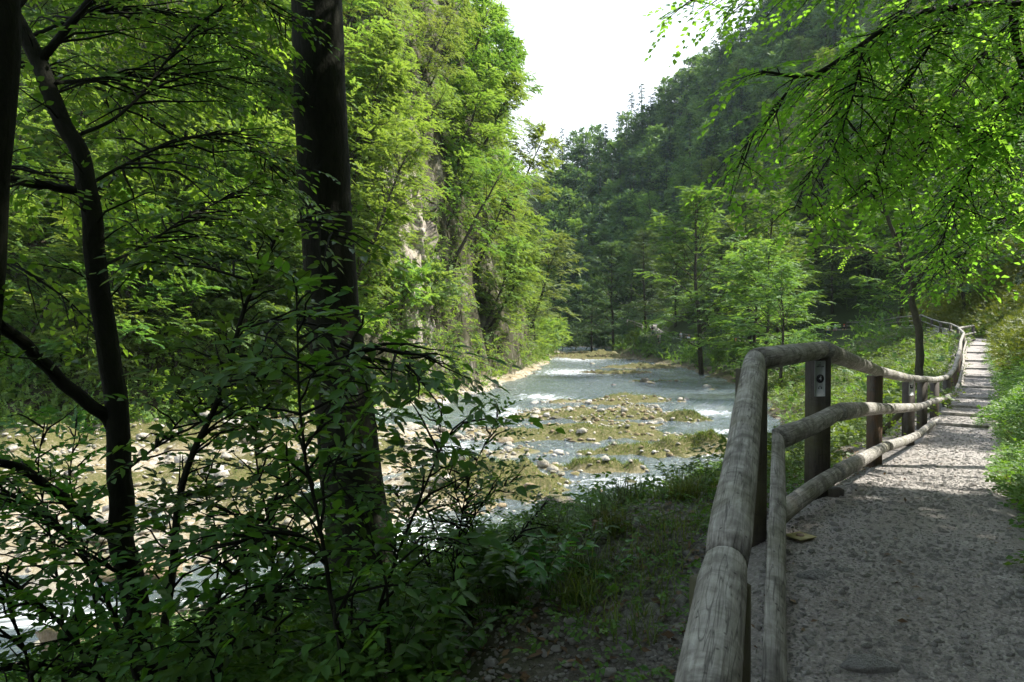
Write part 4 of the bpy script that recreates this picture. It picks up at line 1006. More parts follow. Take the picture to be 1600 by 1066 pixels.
def kp2(p):
    a = 800 + F_PX * p[:, 0] / p[:, 1]; b = 510 - F_PX * p[:, 2] / p[:, 1]
    clear = ((a > 1275) & (a < 1335) & (b < 545) & (b > 485) & (p[:, 1] < 99)) | ((a > 1010) & (a < 1092) & (b > 495) & (b < 552) & (p[:, 1] < 121)) | ((a > 1140) & (a < 1160) & (b > 500) & (b < 545) & (p[:, 1] < 114))
    return ((p[:, 1] > 58) | (RNG.random(len(p)) < .4)) & ~clear
cover(26000, vis & (GI['dF'] > .2) & (GI['dF'] < 9) & (GA[..., 1] > 27) & (GA[..., 1] < 62), .7, .16, .11, 'bank_growth', 'leaf_sun', 'bushy low growth along the foot of the far slope behind the gravel bar', 9, lambda p: (vnoise(p[:, 0] * .5, p[:, 2] * .5 + p[:, 1] * .3, 79) > .22) & ~((p[:, 0] > -9.5) & (RNG.random(len(p)) < .6)))
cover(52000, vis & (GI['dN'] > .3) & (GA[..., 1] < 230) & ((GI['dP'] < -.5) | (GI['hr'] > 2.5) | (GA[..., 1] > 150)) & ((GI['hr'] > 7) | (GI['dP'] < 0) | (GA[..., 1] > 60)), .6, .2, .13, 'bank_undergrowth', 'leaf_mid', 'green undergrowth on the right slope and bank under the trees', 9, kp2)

cover(26000, vis & (GI['hr'] > .2) & (GI['hr'] < 10) & (GA[..., 1] > 16) & (GA[..., 1] < 80), .35, .14, .05, 'hillside_growth', 'grassm', 'brownish grass and weeds covering the open hillside above the path', 8, lambda p: vnoise(p[:, 0] * .6, p[:, 2] * .6 + p[:, 1] * .2, 78) > .25)
# far forested mountainside: one mass
fb = [variant('farbroad', 500 + i) for i in range(4)]; fs = [variant('farspruce', 600 + i) for i in range(3)]
def merged(pairs, part): 
    return part
mbT, mbL, mbN = MB(), MB(), MB()
def cat_(m): return np.concatenate(m.v), (np.concatenate(m.t) if m.t else None), (np.concatenate(m.q) if m.q else None), np.concatenate(m.var)
FB = [(cat_(a), cat_(b)) for a, b in fb]; FS = [(cat_(a), cat_(b)) for a, b in fs]
cnt = 0
for py in np.arange(-60, 500, 15):
    for px in np.arange(870, 1400, 16):
        p = ray(px + RNG.uniform(-8, 8), py + RNG.uniform(-8, 8), 150, 600)
        if p is None or p[1] < 205: continue
        con = RNG.random() < .36; tr_ = (FS if con else FB); t = tr_[RNG.integers(len(tr_))]; s = RNG.uniform(.7, 1.05) * (1 if p[1] < 400 else 1.15); a = RNG.uniform(0, 6.28)
        rot = np.array(((math.cos(a), -math.sin(a), 0), (math.sin(a), math.cos(a), 0), (0, 0, 1))); vv = RNG.uniform(-.25, .25)
        (v1, t1, q1, _), (v2, t2, q2, va) = t
        mbT.add(v1 @ rot.T * s + p, t1, q1); (mbN if con else mbL).add(v2 @ rot.T * s + p, t2, q2, np.clip(va + vv, 0, 1)); cnt += 1
print('far trees', cnt)
e = tag(mbL.obj('far_forest', M['leaf_far']), 'distant forest covering the mountainside beyond the river bend', 'forest', kind='stuff')
tag(mbN.obj('conifer_mass', M['needle'], e), kind='stuff')
tag(mbT.obj('trunk_mass', M['bark_far'], e), kind='stuff')

# ------------------------------------------------------------------ limestone cliff showing through the trees
def cliff(name, px0, px1, py0, py1, d, label, seed, amp=1.0):
    c = at((px0 + px1) / 2, (py0 + py1) / 2, d); A = at(px0, (py0 + py1) / 2, d); wdt = (px1 - px0) / F_PX * d; hh = (py1 - py0) / F_PX * d
    nu, nv = 110, 200
    U, Vv = np.meshgrid(np.linspace(-.5, .5, nu), np.linspace(-.5, .5, nv))
    d0 = (fbm(U * wdt * .22 + seed, Vv * hh * .12, 4, seed) * 4.0 + np.abs(fbm(U * wdt * 2.6, Vv * hh * 1.1 + 4, 4, seed + 12)) * .9 + fbm(U * wdt * .7, Vv * hh * .25 + seed, 4, seed + 3) * 1.6 + np.abs(fbm(U * wdt * 1.4, Vv * hh * .6, 3, seed + 7)) * -1.2 + .22 * np.floor(4 * fbm(U * wdt * .5 + 9, Vv * hh * .8, 3, seed + 8))) * amp
    ed = np.minimum(np.minimum(U + .5, .5 - U) * 2, np.minimum(Vv + .5, .5 - Vv) * 3); d0 = d0 + (smooth(0, .35, ed + fbm(U * 7, Vv * 9, 3, seed) * .2) - 1) * 3.5
    u = unit(np.array((.80, .6, 0))); nrm = np.array((.6, -.80, .12))
    P = c + U[..., None] * wdt * 1.15 * u + Vv[..., None] * np.array((0, 0, hh)) + d0[..., None] * nrm - np.array((0, 0, 1)) * 0
    P[..., 0] -= (Vv + .5) * 1.2
    idx = np.arange(nu * nv).reshape(nv, nu)
    mb = MB(); mb.add(P.reshape(-1, 3), None, np.stack([idx[:-1, :-1], idx[:-1, 1:], idx[1:, 1:], idx[1:, :-1]], -1).reshape(-1, 4))
    # a closed block: back wall
    o = mb.obj(name, M['cliff'], smooth=False); md = o.modifiers.new('Solid', 'SOLIDIFY'); md.thickness = 3.0; md.offset = -1 
    return tag(o, label, 'rock face'), P
ck, CP = cliff('rock_face', 520, 715, 215, 650, 56, 'tall pale limestone rock face just right of the big dark trunk', 4)
# tufts rooted on ledges of the rock
pick = RNG.integers(0, CP.shape[0] * CP.shape[1], 5200); PP = CP.reshape(-1, 3)[pick]
pn = vnoise(PP[:, 0] * .5 + PP[:, 1] * .3, PP[:, 2] * .42, 91); pxx = 800 + F_PX * PP[:, 0] / PP[:, 1]
k = (pn > .53 + .1 * ((pxx > 640) & (pxx < 700)) + .06 * ((pxx > 550) & (pxx < 620))); PP = PP[k]; n = len(PP)
mb = MB(); sprays(mb, PP, RNG.normal(0, .6, (n, 3)) + (.6, -.7, .1), RNG.uniform(.4, 1.2, n), 11, .19, .12, tilt=.6, droop=.35)
tag(mb.obj('ledge_plants', M['leaf_pale']), 'light green plants hanging from the ledges of the rock face', 'undergrowth', kind='stuff')

# ------------------------------------------------------------------ near woody plants
DEN = 2.7
def woody(name, label, cat, loc, limbs, sub, leaf, mat_leaf, mat_bark, group=None, seed=1, sides=10, crown='crown', stem='trunk'):
    """limbs: list of (points world, r0, r1, leafy_from). sub: spacing, length, droop. leaf: (L, W, n per twig, full, twig length, up tilt)"""
    rng = np.random.default_rng(seed); e = empty(name, loc, label, cat, group); o = np.array(loc)
    tk, br, cr = MB(), MB(), MB(); B, D, Lg = [], [], []
    for li, (pts, r0, r1, lf, *rest) in enumerate(limbs):
        den = rest[0] if rest else 1.0
        P = spline(pts, max(6, len(pts) * 6)); s = np.linspace(0, 1, len(P))
        kk = np.linspace(0, len(P) / 3, len(P)); P[1:-1] += (np.stack([vnoise(kk, kk * 0 + a_ * 7 + li, seed) for a_ in range(3)], -1)[1:-1] - .5) * min(.03, r0 * .6)
        rr = r0 + (r1 - r0) * s; tube(tk if (r0 > .03 and li == 0) else br, P - o, rr, sides if r0 > .02 else 5, True, .12 if r0 > .02 else 0, None, li)
        if lf is None: continue
        seg = np.linalg.norm(np.diff(P, axis=0), axis=1); cum = np.concatenate([[0], np.cumsum(seg)]); Ltot = cum[-1]
        n = max(1, int((1 - lf) * Ltot / sub[0] * den * DEN))
        for j in range(n):
            t = lf + (1 - lf) * (j + rng.random()) / n; q = np.array([np.interp(t * Ltot, cum, P[:, k]) for k in range(3)])
            i = min(len(P) - 2, int(t * (len(P) - 1))); T = unit(P[i + 1] - P[i])
            sd = np.cross(T, (0, 0, 1.)); 
            if np.linalg.norm(sd) < .5: a = rng.uniform(0, 6.28); sd = np.array((math.cos(a), math.sin(a), 0))
            sd = unit(sd) * (1 if j % 2 else -1)
            d2 = unit(T * rng.uniform(.3, .9) + sd * rng.uniform(.5, 1) + np.array((0, 0, sub[2])) + rng.normal(0, .2, 3)); l2 = sub[1] * rng.uniform(.5, 1.2) * (1.15 - .6 * t)
            m = 5; ss = np.linspace(0, 1, m); Q = q + d2 * (ss * l2)[:, None]; Q[:, 2] -= sub[3] * l2 * ss ** 2
            Q[1:] += rng.normal(0, .02 * l2, (m - 1, 3))
            tube(br, Q - o, .0055 * (1 - ss * .75) * (1 + l2), 4, cap=False)
            nt_ = max(2, int(l2 / leaf[4] * sub[4]))
            for k in range(nt_):
                u = (k + .6) / nt_; b = np.array([np.interp(u, ss, Q[:, c]) for c in range(3)]); dd = unit(Q[min(m - 1, int(u * m))] - Q[max(0, min(m - 2, int(u * m) - 1))])
                s2 = unit(np.cross(dd, (0, 0, 1.)) + 1e-6) * (1 if k % 2 else -1)
                B.append(b - o); D.append(dd * rng.uniform(.6, 1.2) + s2 * rng.uniform(.4, .9) + rng.normal(0, .15, 3)); Lg.append(leaf[4] * rng.uniform(.7, 1.3))
    B, D, Lg = np.array(B), np.array(D), np.array(Lg)
    if len(B): sprays(cr, B, D, Lg, leaf[2], leaf[0], leaf[1], leaf[3], tilt=leaf[5], droop=.2, ang=1.0, twig=(br, .0016))
    if tk.n: tk.obj(stem, mat_bark, e, True)
    if br.n: br.obj('branches', mat_bark, e, True)
    if cr.n: cr.obj(crown, mat_leaf, e)
    return e
A = lambda *p: [at(*q) for q in p]

# the big dark trunk; its unseen crown above the frame is set low to shade the trunk
big = A((585, 1010, 7.35), (565, 900, 7.4), (545, 700, 7.45), (522, 500, 7.5), (505, 250, 7.5), (495, 0, 7.5)); b0 = big[0]
P = spline(big, 24); s = np.linspace(0, 1, 24); top = P[-1] + (P[-1] - P[-4]) / np.linalg.norm(P[-1] - P[-4]) * np.linspace(1.2, 13, 12)[:, None]
P = np.vstack([P, top]); gz = hgt(b0[0], b0[1]); P = np.vstack([[(b0[0] + .03, b0[1], gz - .5)], P]); rr = np.interp(P[:, 2], [gz - .4, gz + .2, -1.9, 0, 4, 16], [.42, .34, .31, .265, .25, .06])
e = empty('beech_tree', (b0[0], b0[1], gz), 'big dark beech trunk leaning slightly, standing between camera and river', 'tree'); o = np.array(e.location)
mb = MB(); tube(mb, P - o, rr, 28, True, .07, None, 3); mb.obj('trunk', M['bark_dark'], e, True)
rng = np.random.default_rng(5); tk, cr = build_tree(rng, 13, 5.2, .05, 28, 8, 7, 14, .17, .12, .1, twl=.95, up0=16)
tm = tk.mesh('limbs', M['bark'], True); cm = cr.mesh('crown', M['leaf_mid'])
for n_, m_ in (('limbs', tm), ('crown', cm)): q = link(n_, m_, e); q.location = tuple(P[-11] - o)

# left edge trunk
e = empty('dark_tree', at(-20, 900, 4.0), 'dark trunk cut by the left edge of the photo', 'tree')
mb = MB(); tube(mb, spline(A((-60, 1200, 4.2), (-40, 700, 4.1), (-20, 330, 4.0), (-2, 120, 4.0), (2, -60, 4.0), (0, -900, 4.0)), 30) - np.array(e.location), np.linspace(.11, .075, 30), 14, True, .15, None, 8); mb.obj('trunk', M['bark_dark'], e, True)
rng = np.random.default_rng(15); tk, cr = build_tree(rng, 7, 3.6, .0, 14, 6, 5, 12, .13, .085, .05, twl=.7)
for n_, m_ in (('limbs', tk.mesh('limbs', M['bark'], True)), ('crown', cr.mesh('crown', M['leaf_mid']))): q = link(n_, m_, e); q.location = tuple(at(0, -900, 4.0) - np.array(e.location))

LN = (.078, .044, 7, True, .30, .35)     # leaf: length, width, per twig, full shape, twig length, tilt
# slender forked tree
lim = [(A((232, 1180, 4.6), (228, 1060, 4.6), (205, 930, 4.6), (188, 800, 4.6), (186, 690, 4.6), (172, 560, 4.62), (150, 400, 4.65), (132, 270, 4.7), (100, 190, 4.7), (62, 100, 4.75), (20, 20, 4.8), (-10, -80, 4.9)), .085, .045, .5, .5),
       (A((180, 668, 4.6), (140, 632, 4.5), (90, 590, 4.4), (40, 540, 4.3), (-10, 500, 4.2), (-80, 440, 4.1)), .04, .03, .3),
       (A((172, 835, 4.6), (130, 806, 4.5), (80, 765, 4.4), (20, 728, 4.3), (-60, 715, 4.2)), .035, .022, .2),
       (A((66, 92, 4.75), (95, 55, 4.8), (130, 12, 4.9), (160, -40, 5.0)), .028, .02, .1),
       (A((130, 303, 4.7), (80, 292, 4.6), (30, 282, 4.5), (-20, 272, 4.4)), .03, .02, .2),
       (A((88, 130, 4.7), (120, 126, 5), (200, 118, 5.6), (300, 115, 6.2), (400, 125, 6.8)), .014, .005, .15, 1.5),
       (A((115, 215, 4.7), (200, 170, 5.1), (290, 60, 5.6), (380, -10, 6)), .013, .005, .2, 1.3),
       (A((40, 60, 4.8), (150, 20, 5.4), (260, 20, 6.2), (360, 70, 7), (430, 150, 7.5)), .014, .004, .1, 1.6),
       (A((150, 420, 4.65), (230, 380, 5.2), (310, 330, 5.8), (400, 290, 6.5)), .012, .004, .2, 1.2),
       (A((135, 290, 4.7), (210, 250, 5.0), (290, 215, 5.5), (390, 230, 6.0), (440, 280, 6.2)), .012, .004, .1, 1.6),
       (A((20, 20, 4.8), (110, -60, 5.2), (240, -60, 5.8), (380, -20, 6.4), (450, 40, 6.8)), .014, .005, .2, 1.5),
       (A((185, 745, 4.6), (240, 700, 4.4), (300, 640, 4.2), (350, 600, 4.1)), .010, .003, .2),
       (A((205, 905, 4.6), (130, 860, 4.3), (60, 800, 4.0), (0, 765, 3.8)), .014, .005, .1)]
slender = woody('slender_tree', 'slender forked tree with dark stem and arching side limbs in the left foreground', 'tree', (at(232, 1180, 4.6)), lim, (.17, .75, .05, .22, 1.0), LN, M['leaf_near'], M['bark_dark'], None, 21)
# leafy tree behind the slender one, hanging maple-like boughs top left
lim = [(A((-140, 1150, 6.5), (-140, 600, 6.5), (-130, 200, 6.5), (-110, -200, 6.6)), .09, .06, None),
       (A((-130, 150, 6.5), (0, 100, 7), (130, 130, 7.5), (260, 200, 8), (360, 300, 8.5)), .03, .006, .15, 1.7),
       (A((-120, 0, 6.5), (60, -40, 7.5), (220, 40, 8.5), (340, 130, 9)), .03, .006, .15, 1.7),
       (A((-110, -200, 6.6), (80, -140, 8), (260, -60, 9), (420, 30, 9.5)), .03, .006, .15, 1.6),
       (A((-130, 300, 6.5), (0, 260, 7), (140, 300, 8), (260, 380, 8.6)), .025, .006, .15, 1.2),
       (A((-130, 420, 6.5), (-20, 400, 6.9), (80, 450, 7.2), (160, 520, 7.5)), .02, .006, .2, .6)]
woody('maple_tree', 'leafy tree with green boughs hanging into the top left, trunk out of the photo', 'tree', at(-140, 1150, 6.5), lim, (.19, .95, .02, .3, 1.0), (.10, .07, 6, True, .38, .45), M['leaf_beech'], M['bark_dark'], None, 22)

# thin stems rising through the left foreground
def sap(pts, r0, lab, seed, lf=.15, sub=(.14, .55, .1, .25, 1.1), leaf=LN, extra=(), name='sapling', mat='leaf_near', den=1.0):
    return woody(name, lab, 'sapling', at(*pts[0]), [(A(*pts), r0, r0 * .3, lf, den)] + [(A(*q), r1, r1 * .3, .1, den) for q, r1 in extra], sub, leaf, M[mat], M['bark_dark'], 'saplings in the left foreground', seed, 7, 'leaves', 'stem')
sap([(252, 1150, 4.1), (255, 1030, 4.1), (268, 900, 4.1), (278, 790, 4.1), (305, 700, 4.1), (350, 600, 4.1), (372, 520, 4.15), (402, 430, 4.2), (440, 360, 4.25)], .028, 'leaning dark sapling stem rising right from beside the slender forked tree', 31, .25, extra=[([(352, 598, 4.1), (400, 588, 4.0), (450, 575, 3.9)], .008), ([(440, 360, 4.25), (480, 345, 4.2), (530, 370, 4.1)], .006), ([(395, 440, 4.2), (330, 420, 4.3), (260, 400, 4.4)], .007), ([(375, 515, 4.1), (440, 500, 4.0), (500, 520, 3.9), (560, 560, 3.8), (620, 545, 3.7), (665, 580, 3.65)], .007)])
sap([(245, 1130, 3.9), (300, 1010, 3.9), (350, 920, 3.8), (400, 850, 3.7), (440, 760, 3.6)], .022, 'sapling leaning right low beside the slender forked tree', 32, .3, extra=[([(330, 960, 3.9), (420, 930, 3.6), (500, 900, 3.4)], .007)])
sap([(545, 1130, 3.2), (535, 1040, 3.2), (512, 900, 3.2), (490, 780, 3.25), (472, 680, 3.3), (465, 560, 3.35), (462, 450, 3.4)], .013, 'thin upright sapling just left of the big dark trunk', 33, .15, extra=[([(500, 850, 3.2), (440, 830, 3.2), (360, 850, 3.2)], .006), ([(478, 700, 3.3), (520, 640, 3.3), (560, 640, 3.3)], .005), ([(465, 600, 3.35), (530, 560, 3.2), (600, 545, 3.1), (655, 590, 3.05)], .005)])
sap([(560, 1130, 3.6), (590, 960, 3.6), (640, 820, 3.5), (690, 700, 3.5), (725, 660, 3.5)], .012, 'thin sapling leaning right in front of the stony shallows', 34, .2, den=.7)
sap([(235, 1120, 4.4), (195, 1010, 4.3), (150, 900, 4.1), (90, 820, 4.0), (20, 760, 3.9)], .02, 'sapling leaning left across the slender forked tree', 35, .2)
sap([(210, 1150, 4.2), (150, 1050, 3.8), (80, 960, 3.6), (0, 900, 3.4), (-60, 850, 3.3)], .016, 'low sapling bending to the left edge over white water', 36, .2, extra=[([(140, 1040, 3.8), (60, 1050, 3.6), (-20, 1040, 3.4)], .007)])
sap([(420, 1180, 4.0), (430, 1000, 4.0), (425, 850, 4.0), (400, 700, 4.1), (420, 560, 4.2)], .012, 'thin sapling between the leaning stem and the big dark trunk', 37, .1, extra=[([(428, 880, 4.0), (360, 800, 4.0), (290, 770, 4.0)], .006), ([(425, 800, 4.0), (480, 740, 3.9), (560, 720, 3.8)], .006)])
sap([(640, 1150, 3.3), (610, 1020, 3.3), (600, 900, 3.3), (560, 800, 3.3), (520, 740, 3.2)], .011, 'leafy sapling in front of the base of the big dark trunk', 38, .1, den=.45, extra=[([(600, 900, 3.3), (660, 850, 3.3), (700, 840, 3.3)], .005)])
sap([(60, 1180, 3.6), (50, 1060, 3.6), (20, 960, 3.6), (-10, 860, 3.6)], .012, 'leafy sapling at the bottom left corner', 39, .1)
sap([(330, 1180, 3.6), (340, 1060, 3.6), (380, 980, 3.5), (450, 900, 3.4)], .010, 'leafy sapling low in front of the leaning dark stem', 40, .1)
for i, (pts, lb) in enumerate([([(90, 1180, 4.6), (100, 1000, 4.6), (80, 850, 4.6), (60, 740, 4.6), (70, 660, 4.6)], 'sapling with spreading twigs left of the slender forked tree'), ([(330, 1200, 4.8), (330, 1000, 4.8), (340, 860, 4.8), (320, 740, 4.8)], 'upright sapling between the two dark stems, over the gravel bar'),
        ([(150, 1200, 5.2), (160, 1050, 5.2), (140, 900, 5.2), (110, 760, 5.2), (120, 660, 5.2)], 'sapling over white stones just left of the slender forked tree'), ([(400, 1200, 4.6), (400, 1000, 4.6), (470, 860, 4.6), (440, 740, 4.6)], 'sapling close left of the foot of the big dark trunk')]):
    sap(pts, .012, lb, 80 + i, .15, den=1.0)
# small-leaved bushes against the water
SMALL = (.035, .02, 9, True, .18, .35)
sap([(700, 1000, 4.2), (712, 880, 4.2), (730, 760, 4.2), (765, 680, 4.2), (782, 640, 4.2)], .007, 'thin small-leaved stem standing out against the river', 41, .3, (.09, .25, .05, .15, 1.0), SMALL, extra=[([(722, 800, 4.2), (690, 700, 4.2), (690, 650, 4.2)], .004), ([(712, 900, 4.2), (660, 780, 4.2), (640, 720, 4.2)], .004), ([(720, 850, 4.2), (760, 780, 4.2), (815, 745, 4.2)], .004)])
sap([(720, 1060, 4.6), (720, 930, 4.6), (740, 840, 4.6), (720, 760, 4.6)], .007, 'feathery small-leaved shrub below the thin stem by the river', 42, .1, (.07, .3, .1, .2, 1.0), SMALL, den=1.4, extra=[([(720, 950, 4.6), (800, 850, 4.6), (850, 790, 4.6)], .004), ([(720, 960, 4.6), (650, 850, 4.6), (620, 770, 4.6)], .004)])

# overhanging beech from the right: trunk outside the frame, limbs and hanging sprays
LB_ = (.078, .055, 11, False, .40, .25)
lim = [(A((1760, 900, 9.5), (1740, 500, 9.5), (1700, 150, 9.3), (1690, -300, 9.2), (1690, -900, 9.2)), .17, .1, None),
       (A((1700, 20, 9.3), (1600, 4, 8.6), (1500, 10, 8), (1420, 28, 7.6), (1340, 72, 7.4), (1270, 116, 7.2), (1190, 112, 7.0)), .055, .012, .1, 1.2),
       (A((1700, 235, 9.3), (1600, 214, 8.8), (1520, 203, 8.4), (1460, 190, 8.2), (1405, 155, 8.0)), .03, .008, .1, 1.2),
       (A((1690, -700, 9.2), (1550, -760, 8.9), (1250, -760, 8.3)), .08, .05, None), (A((1690, -100, 9.2), (1560, -60, 8.6), (1420, -60, 8), (1280, -30, 7.6), (1150, -10, 7.2), (1080, 0, 7)), .04, .01, .2, 1.3),
       (A((1500, 12, 8), (1460, 60, 7.8), (1410, 150, 7.6), (1380, 240, 7.5), (1350, 300, 7.4)), .014, .004, .1, 1.8),
       (A((1350, 66, 7.4), (1340, 120, 7.3), (1320, 190, 7.2), (1290, 260, 7.1)), .012, .004, .05, 1.5),
       (A((1242, 118, 7.1), (1215, 170, 7.1), (1170, 220, 7.1), (1150, 270, 7.1)), .008, .003, .05, 1.1),
       (A((1600, 10, 8.6), (1560, 60, 8.4), (1490, 150, 8.2), (1440, 250, 8.0), (1400, 300, 8)), .014, .004, .1, 1.8),
       (A((1590, -40, 8.7), (1585, 40, 8.7), (1600, 110, 8.7)), .05, .04, .2, 1.2),
       (A((1640, 60, 9), (1570, 160, 8.8), (1520, 260, 8.6), (1480, 350, 8.5), (1470, 420, 8.4)), .016, .004, .1, 1.8),
       (A((1700, 300, 9.3), (1620, 320, 9.0), (1560, 350, 8.8), (1500, 400, 8.6)), .018, .004, .2, 1.0),
       (A((1480, -50, 8.2), (1400, 30, 8.0), (1320, 150, 7.9), (1270, 260, 7.8), (1240, 330, 7.8)), .012, .004, .1, 1.5),
       (A((1640, 30, 9), (1600, 150, 8.9), (1570, 240, 8.9), (1545, 330, 8.8)), .014, .004, .1, 1.6)]
woody('beech_tree', 'overhanging beech with long drooping boughs of bright leaves at the top right', 'tree', at(1760, 900, 9.5), lim, (.23, .85, .02, .28, 2.0), LB_, M['leaf_beech'], M['bark_dark'], None, 51, 12)
bt = bpy.data.objects['beech_tree.001']; rng = np.random.default_rng(71); tk, cr = build_tree(rng, 9, 4.2, .04, 26, 8, 7, 14, .15, .11, .10, twl=.95, up0=20)  # upper crown added out of view, placed to shade path and foreground
for n_, m_ in (('limbs', tk.mesh('limbs', M['bark'], True)), ('crown', cr.mesh('crown', M['leaf_beech']))): q = link(n_, m_, bt); q.location = tuple(np.array((3.6, 8.2, 5.2)) - np.array(bt.location))
# small curved tree beside the climbing path
p0 = at(1437, 545, 24); g = hgt(p0[0], p0[1])
lim = [([(p0[0], p0[1], g - .3)] + A((1437, 530, 24), (1432, 500, 24), (1424, 470, 24), (1424, 440, 24), (1412, 410, 24), (1398, 370, 24), (1385, 335, 24), (1375, 300, 24)), .15, .05, .45, .6),
       (A((1424, 455, 24), (1440, 430, 24), (1465, 400, 23.5), (1495, 380, 23)), .05, .012, .2), (A((1412, 410, 24), (1380, 400, 24), (1350, 385, 24), (1320, 390, 24)), .04, .01, .2),
       (A((1398, 370, 24), (1430, 330, 23.5), (1470, 310, 23), (1520, 330, 22.5)), .04, .01, .2, 1.2), (A((1385, 335, 24), (1350, 320, 24), (1300, 330, 24)), .03, .01, .2), (A((1424, 440, 24), (1455, 420, 24), (1480, 440, 24)), .03, .008, .2)]
woody('curved_tree', 'small tree with a curved dark trunk standing in the herbs beside the climbing path', 'tree', (p0[0], p0[1], g), lim, (.28, 1.5, .05, .25, 1.0), (.10, .07, 9, False, .6, .3), M['leaf_beech'], M['bark'], None, 61, 10)
# mostly unseen trees, added round the camera to shade the foreground
for i, (x, y, h, k, lb) in enumerate([(8.5, 3.5, 1.05, 'tall', ''), (15.5, 14.5, .8, 'open', ''), (7, -4, 1.1, 'broad', ''), (10.3, 4.8, .95, 'broad', ''), (5.5, -11, 1.1, 'tall', ''), (15, 5, 1.1, 'broad', ''), (23, 24, .9, 'tall', ''), (-5, -4, .9, 'tall', ''), (-9, 1.5, .95, 'tall', ''), (0.5, -5, 1.0, 'tall', '')]):
    z = hgt(x, y); LBS = ['tall tree on the bank directly right of the camera, above the near path', 'tall tree above the dip of the path, right of the photo', 'broad tree behind the camera on the hillside', 'broad tree close beyond the right edge of the photo, above the near path', 'tall tree farthest behind the camera', 'broad tree high on the hillside right of the camera', 'tall tree uphill of the climbing path, right of the photo', 'tall tree behind the camera on the river side', 'broad tree left of the photo on the near bank', 'broad tree just behind the camera by the river']
    if (k, i) == ('x', 0): continue
    put_tree(k, i % 3, 'leaf_mid', (x, y, z), (h, h, h), i * 1.3, (0, 0), 'broadleaf_tree', LBS[i])

# ------------------------------------------------------------------ herbs, ferns and grass
def herb_clump(mb, P, hgt_, rad, n, leafL, leafW, full=False):
    """stems of paired leaves"""
    T = len(P); nst = n
    a = RNG.uniform(0, 6.28, (T, nst)); r = np.sqrt(RNG.random((T, nst))) * rad; h = hgt_ * RNG.uniform(.4, 1.1, (T, nst))
    B = P[:, None] + np.stack([np.cos(a) * r, np.sin(a) * r, h], -1)
    D = np.stack([np.cos(a), np.sin(a), RNG.uniform(-.15, .35, (T, nst))], -1) + RNG.normal(0, .3, (T, nst, 3))
    sprays(mb, B.reshape(-1, 3), D.reshape(-1, 3), leafL * 2.2, 5, leafL, leafW, full, tilt=.35, droop=.25)
def blades(mb, P, Lh, w, lean=.5, seg=4, az=None):
    n = len(P); a = RNG.uniform(0, 6.28, n) if az is None else az; Lh = np.broadcast_to(Lh, (n,)) * RNG.uniform(.6, 1.15, n); ln = lean * RNG.uniform(.3, 1.5, n)
    d = np.stack([np.cos(a), np.sin(a), 0 * a], -1); sd = np.stack([-np.sin(a), np.cos(a), 0 * a], -1); V_ = []
    for k in range(seg + 1):
        t = k / seg; c = P + d * (Lh * ln * t ** 1.6)[:, None] + np.array((0, 0, 1.)) * (Lh * (t - .45 * ln * t ** 2.4))[:, None]; ww = w * (1 - t ** 1.5) + .0004
        V_ += [c - sd * ww / 2, c + sd * ww / 2]
    V_ = np.stack(V_, 1); f = np.array([(2 * k, 2 * k + 1, 2 * k + 3, 2 * k + 2) for k in range(seg)])
    mb.add(V_.reshape(-1, 3), None, (np.arange(n)[:, None, None] * (2 * seg + 2) + f[None]).reshape(-1, 4), np.repeat(RNG.random(n), 2 * seg + 2))
# herbs between the fence and the river
mb = MB(); n = 14000; x = RNG.uniform(2, 34, n); y = RNG.uniform(6, 62, n); z, inf = land(x, y, True)
k = (inf['dP'] < -.35) & (inf['dN'] > .3) & (RNG.random(n) < np.clip(14 / y, .3, 1) + .15); P = np.stack([x, y, z], -1)[k]
nearb = P[:, 1] < 16
herb_clump(mb, P[nearb], .35, .3, 9, .07, .045); herb_clump(mb, P[~nearb], .55, .5, 9, .12, .075)
tag(mb.obj('herb_cover', M['herb']), 'bright green herbs filling the slope between log fence and river', 'herbs', kind='stuff')
# herbs and ferns on the near bank
mb = MB(); n = 6500; x = RNG.uniform(-7, 3.8, n); y = RNG.uniform(2.6, 12, n); z, inf = land(x, y, True)
k = (inf['dP'] < -.9 - 1.5 * vnoise(x * 1.1, y * 1.1, 88)) & (inf['dN'] > .2) & (RNG.random(n) < .9); P = np.stack([x, y, z], -1)[k]
herb_clump(mb, P, .34, .24, 7, .062, .036, True)
k = (inf['dP'] < -.15) & (inf['dP'] > -1.25) & (RNG.random(n) < .8); P = np.stack([x, y, z], -1)[k]; herb_clump(mb, P, .07, .12, 4, .034, .024, True)
tag(mb.obj('bank_herbs', M['herb']), 'dark green herbs and seedlings over the near river bank', 'herbs', kind='stuff')
mb = MB(); n = 34000; x = RNG.uniform(-3, 4.2, n); y = RNG.uniform(3.0, 11, n); z, inf = land(x, y, True)
k = (inf['dP'] < -.35) & (inf['dP'] > -4.5) & (vnoise(x * 1.6, y * 1.6, 93) > .46 - .06 * np.minimum(-inf['dP'], 2)); P = np.stack([x, y, z - .01], -1)[k]
blades(mb, P, .16 * (1 + .8 * vnoise(P[:, 0] * 2, P[:, 1] * 2, 94)), .006, .8, 4); tag(mb.obj('bank_grass', M['grassm']), 'long green grass growing along the edge of the near bank', 'grass', kind='stuff')
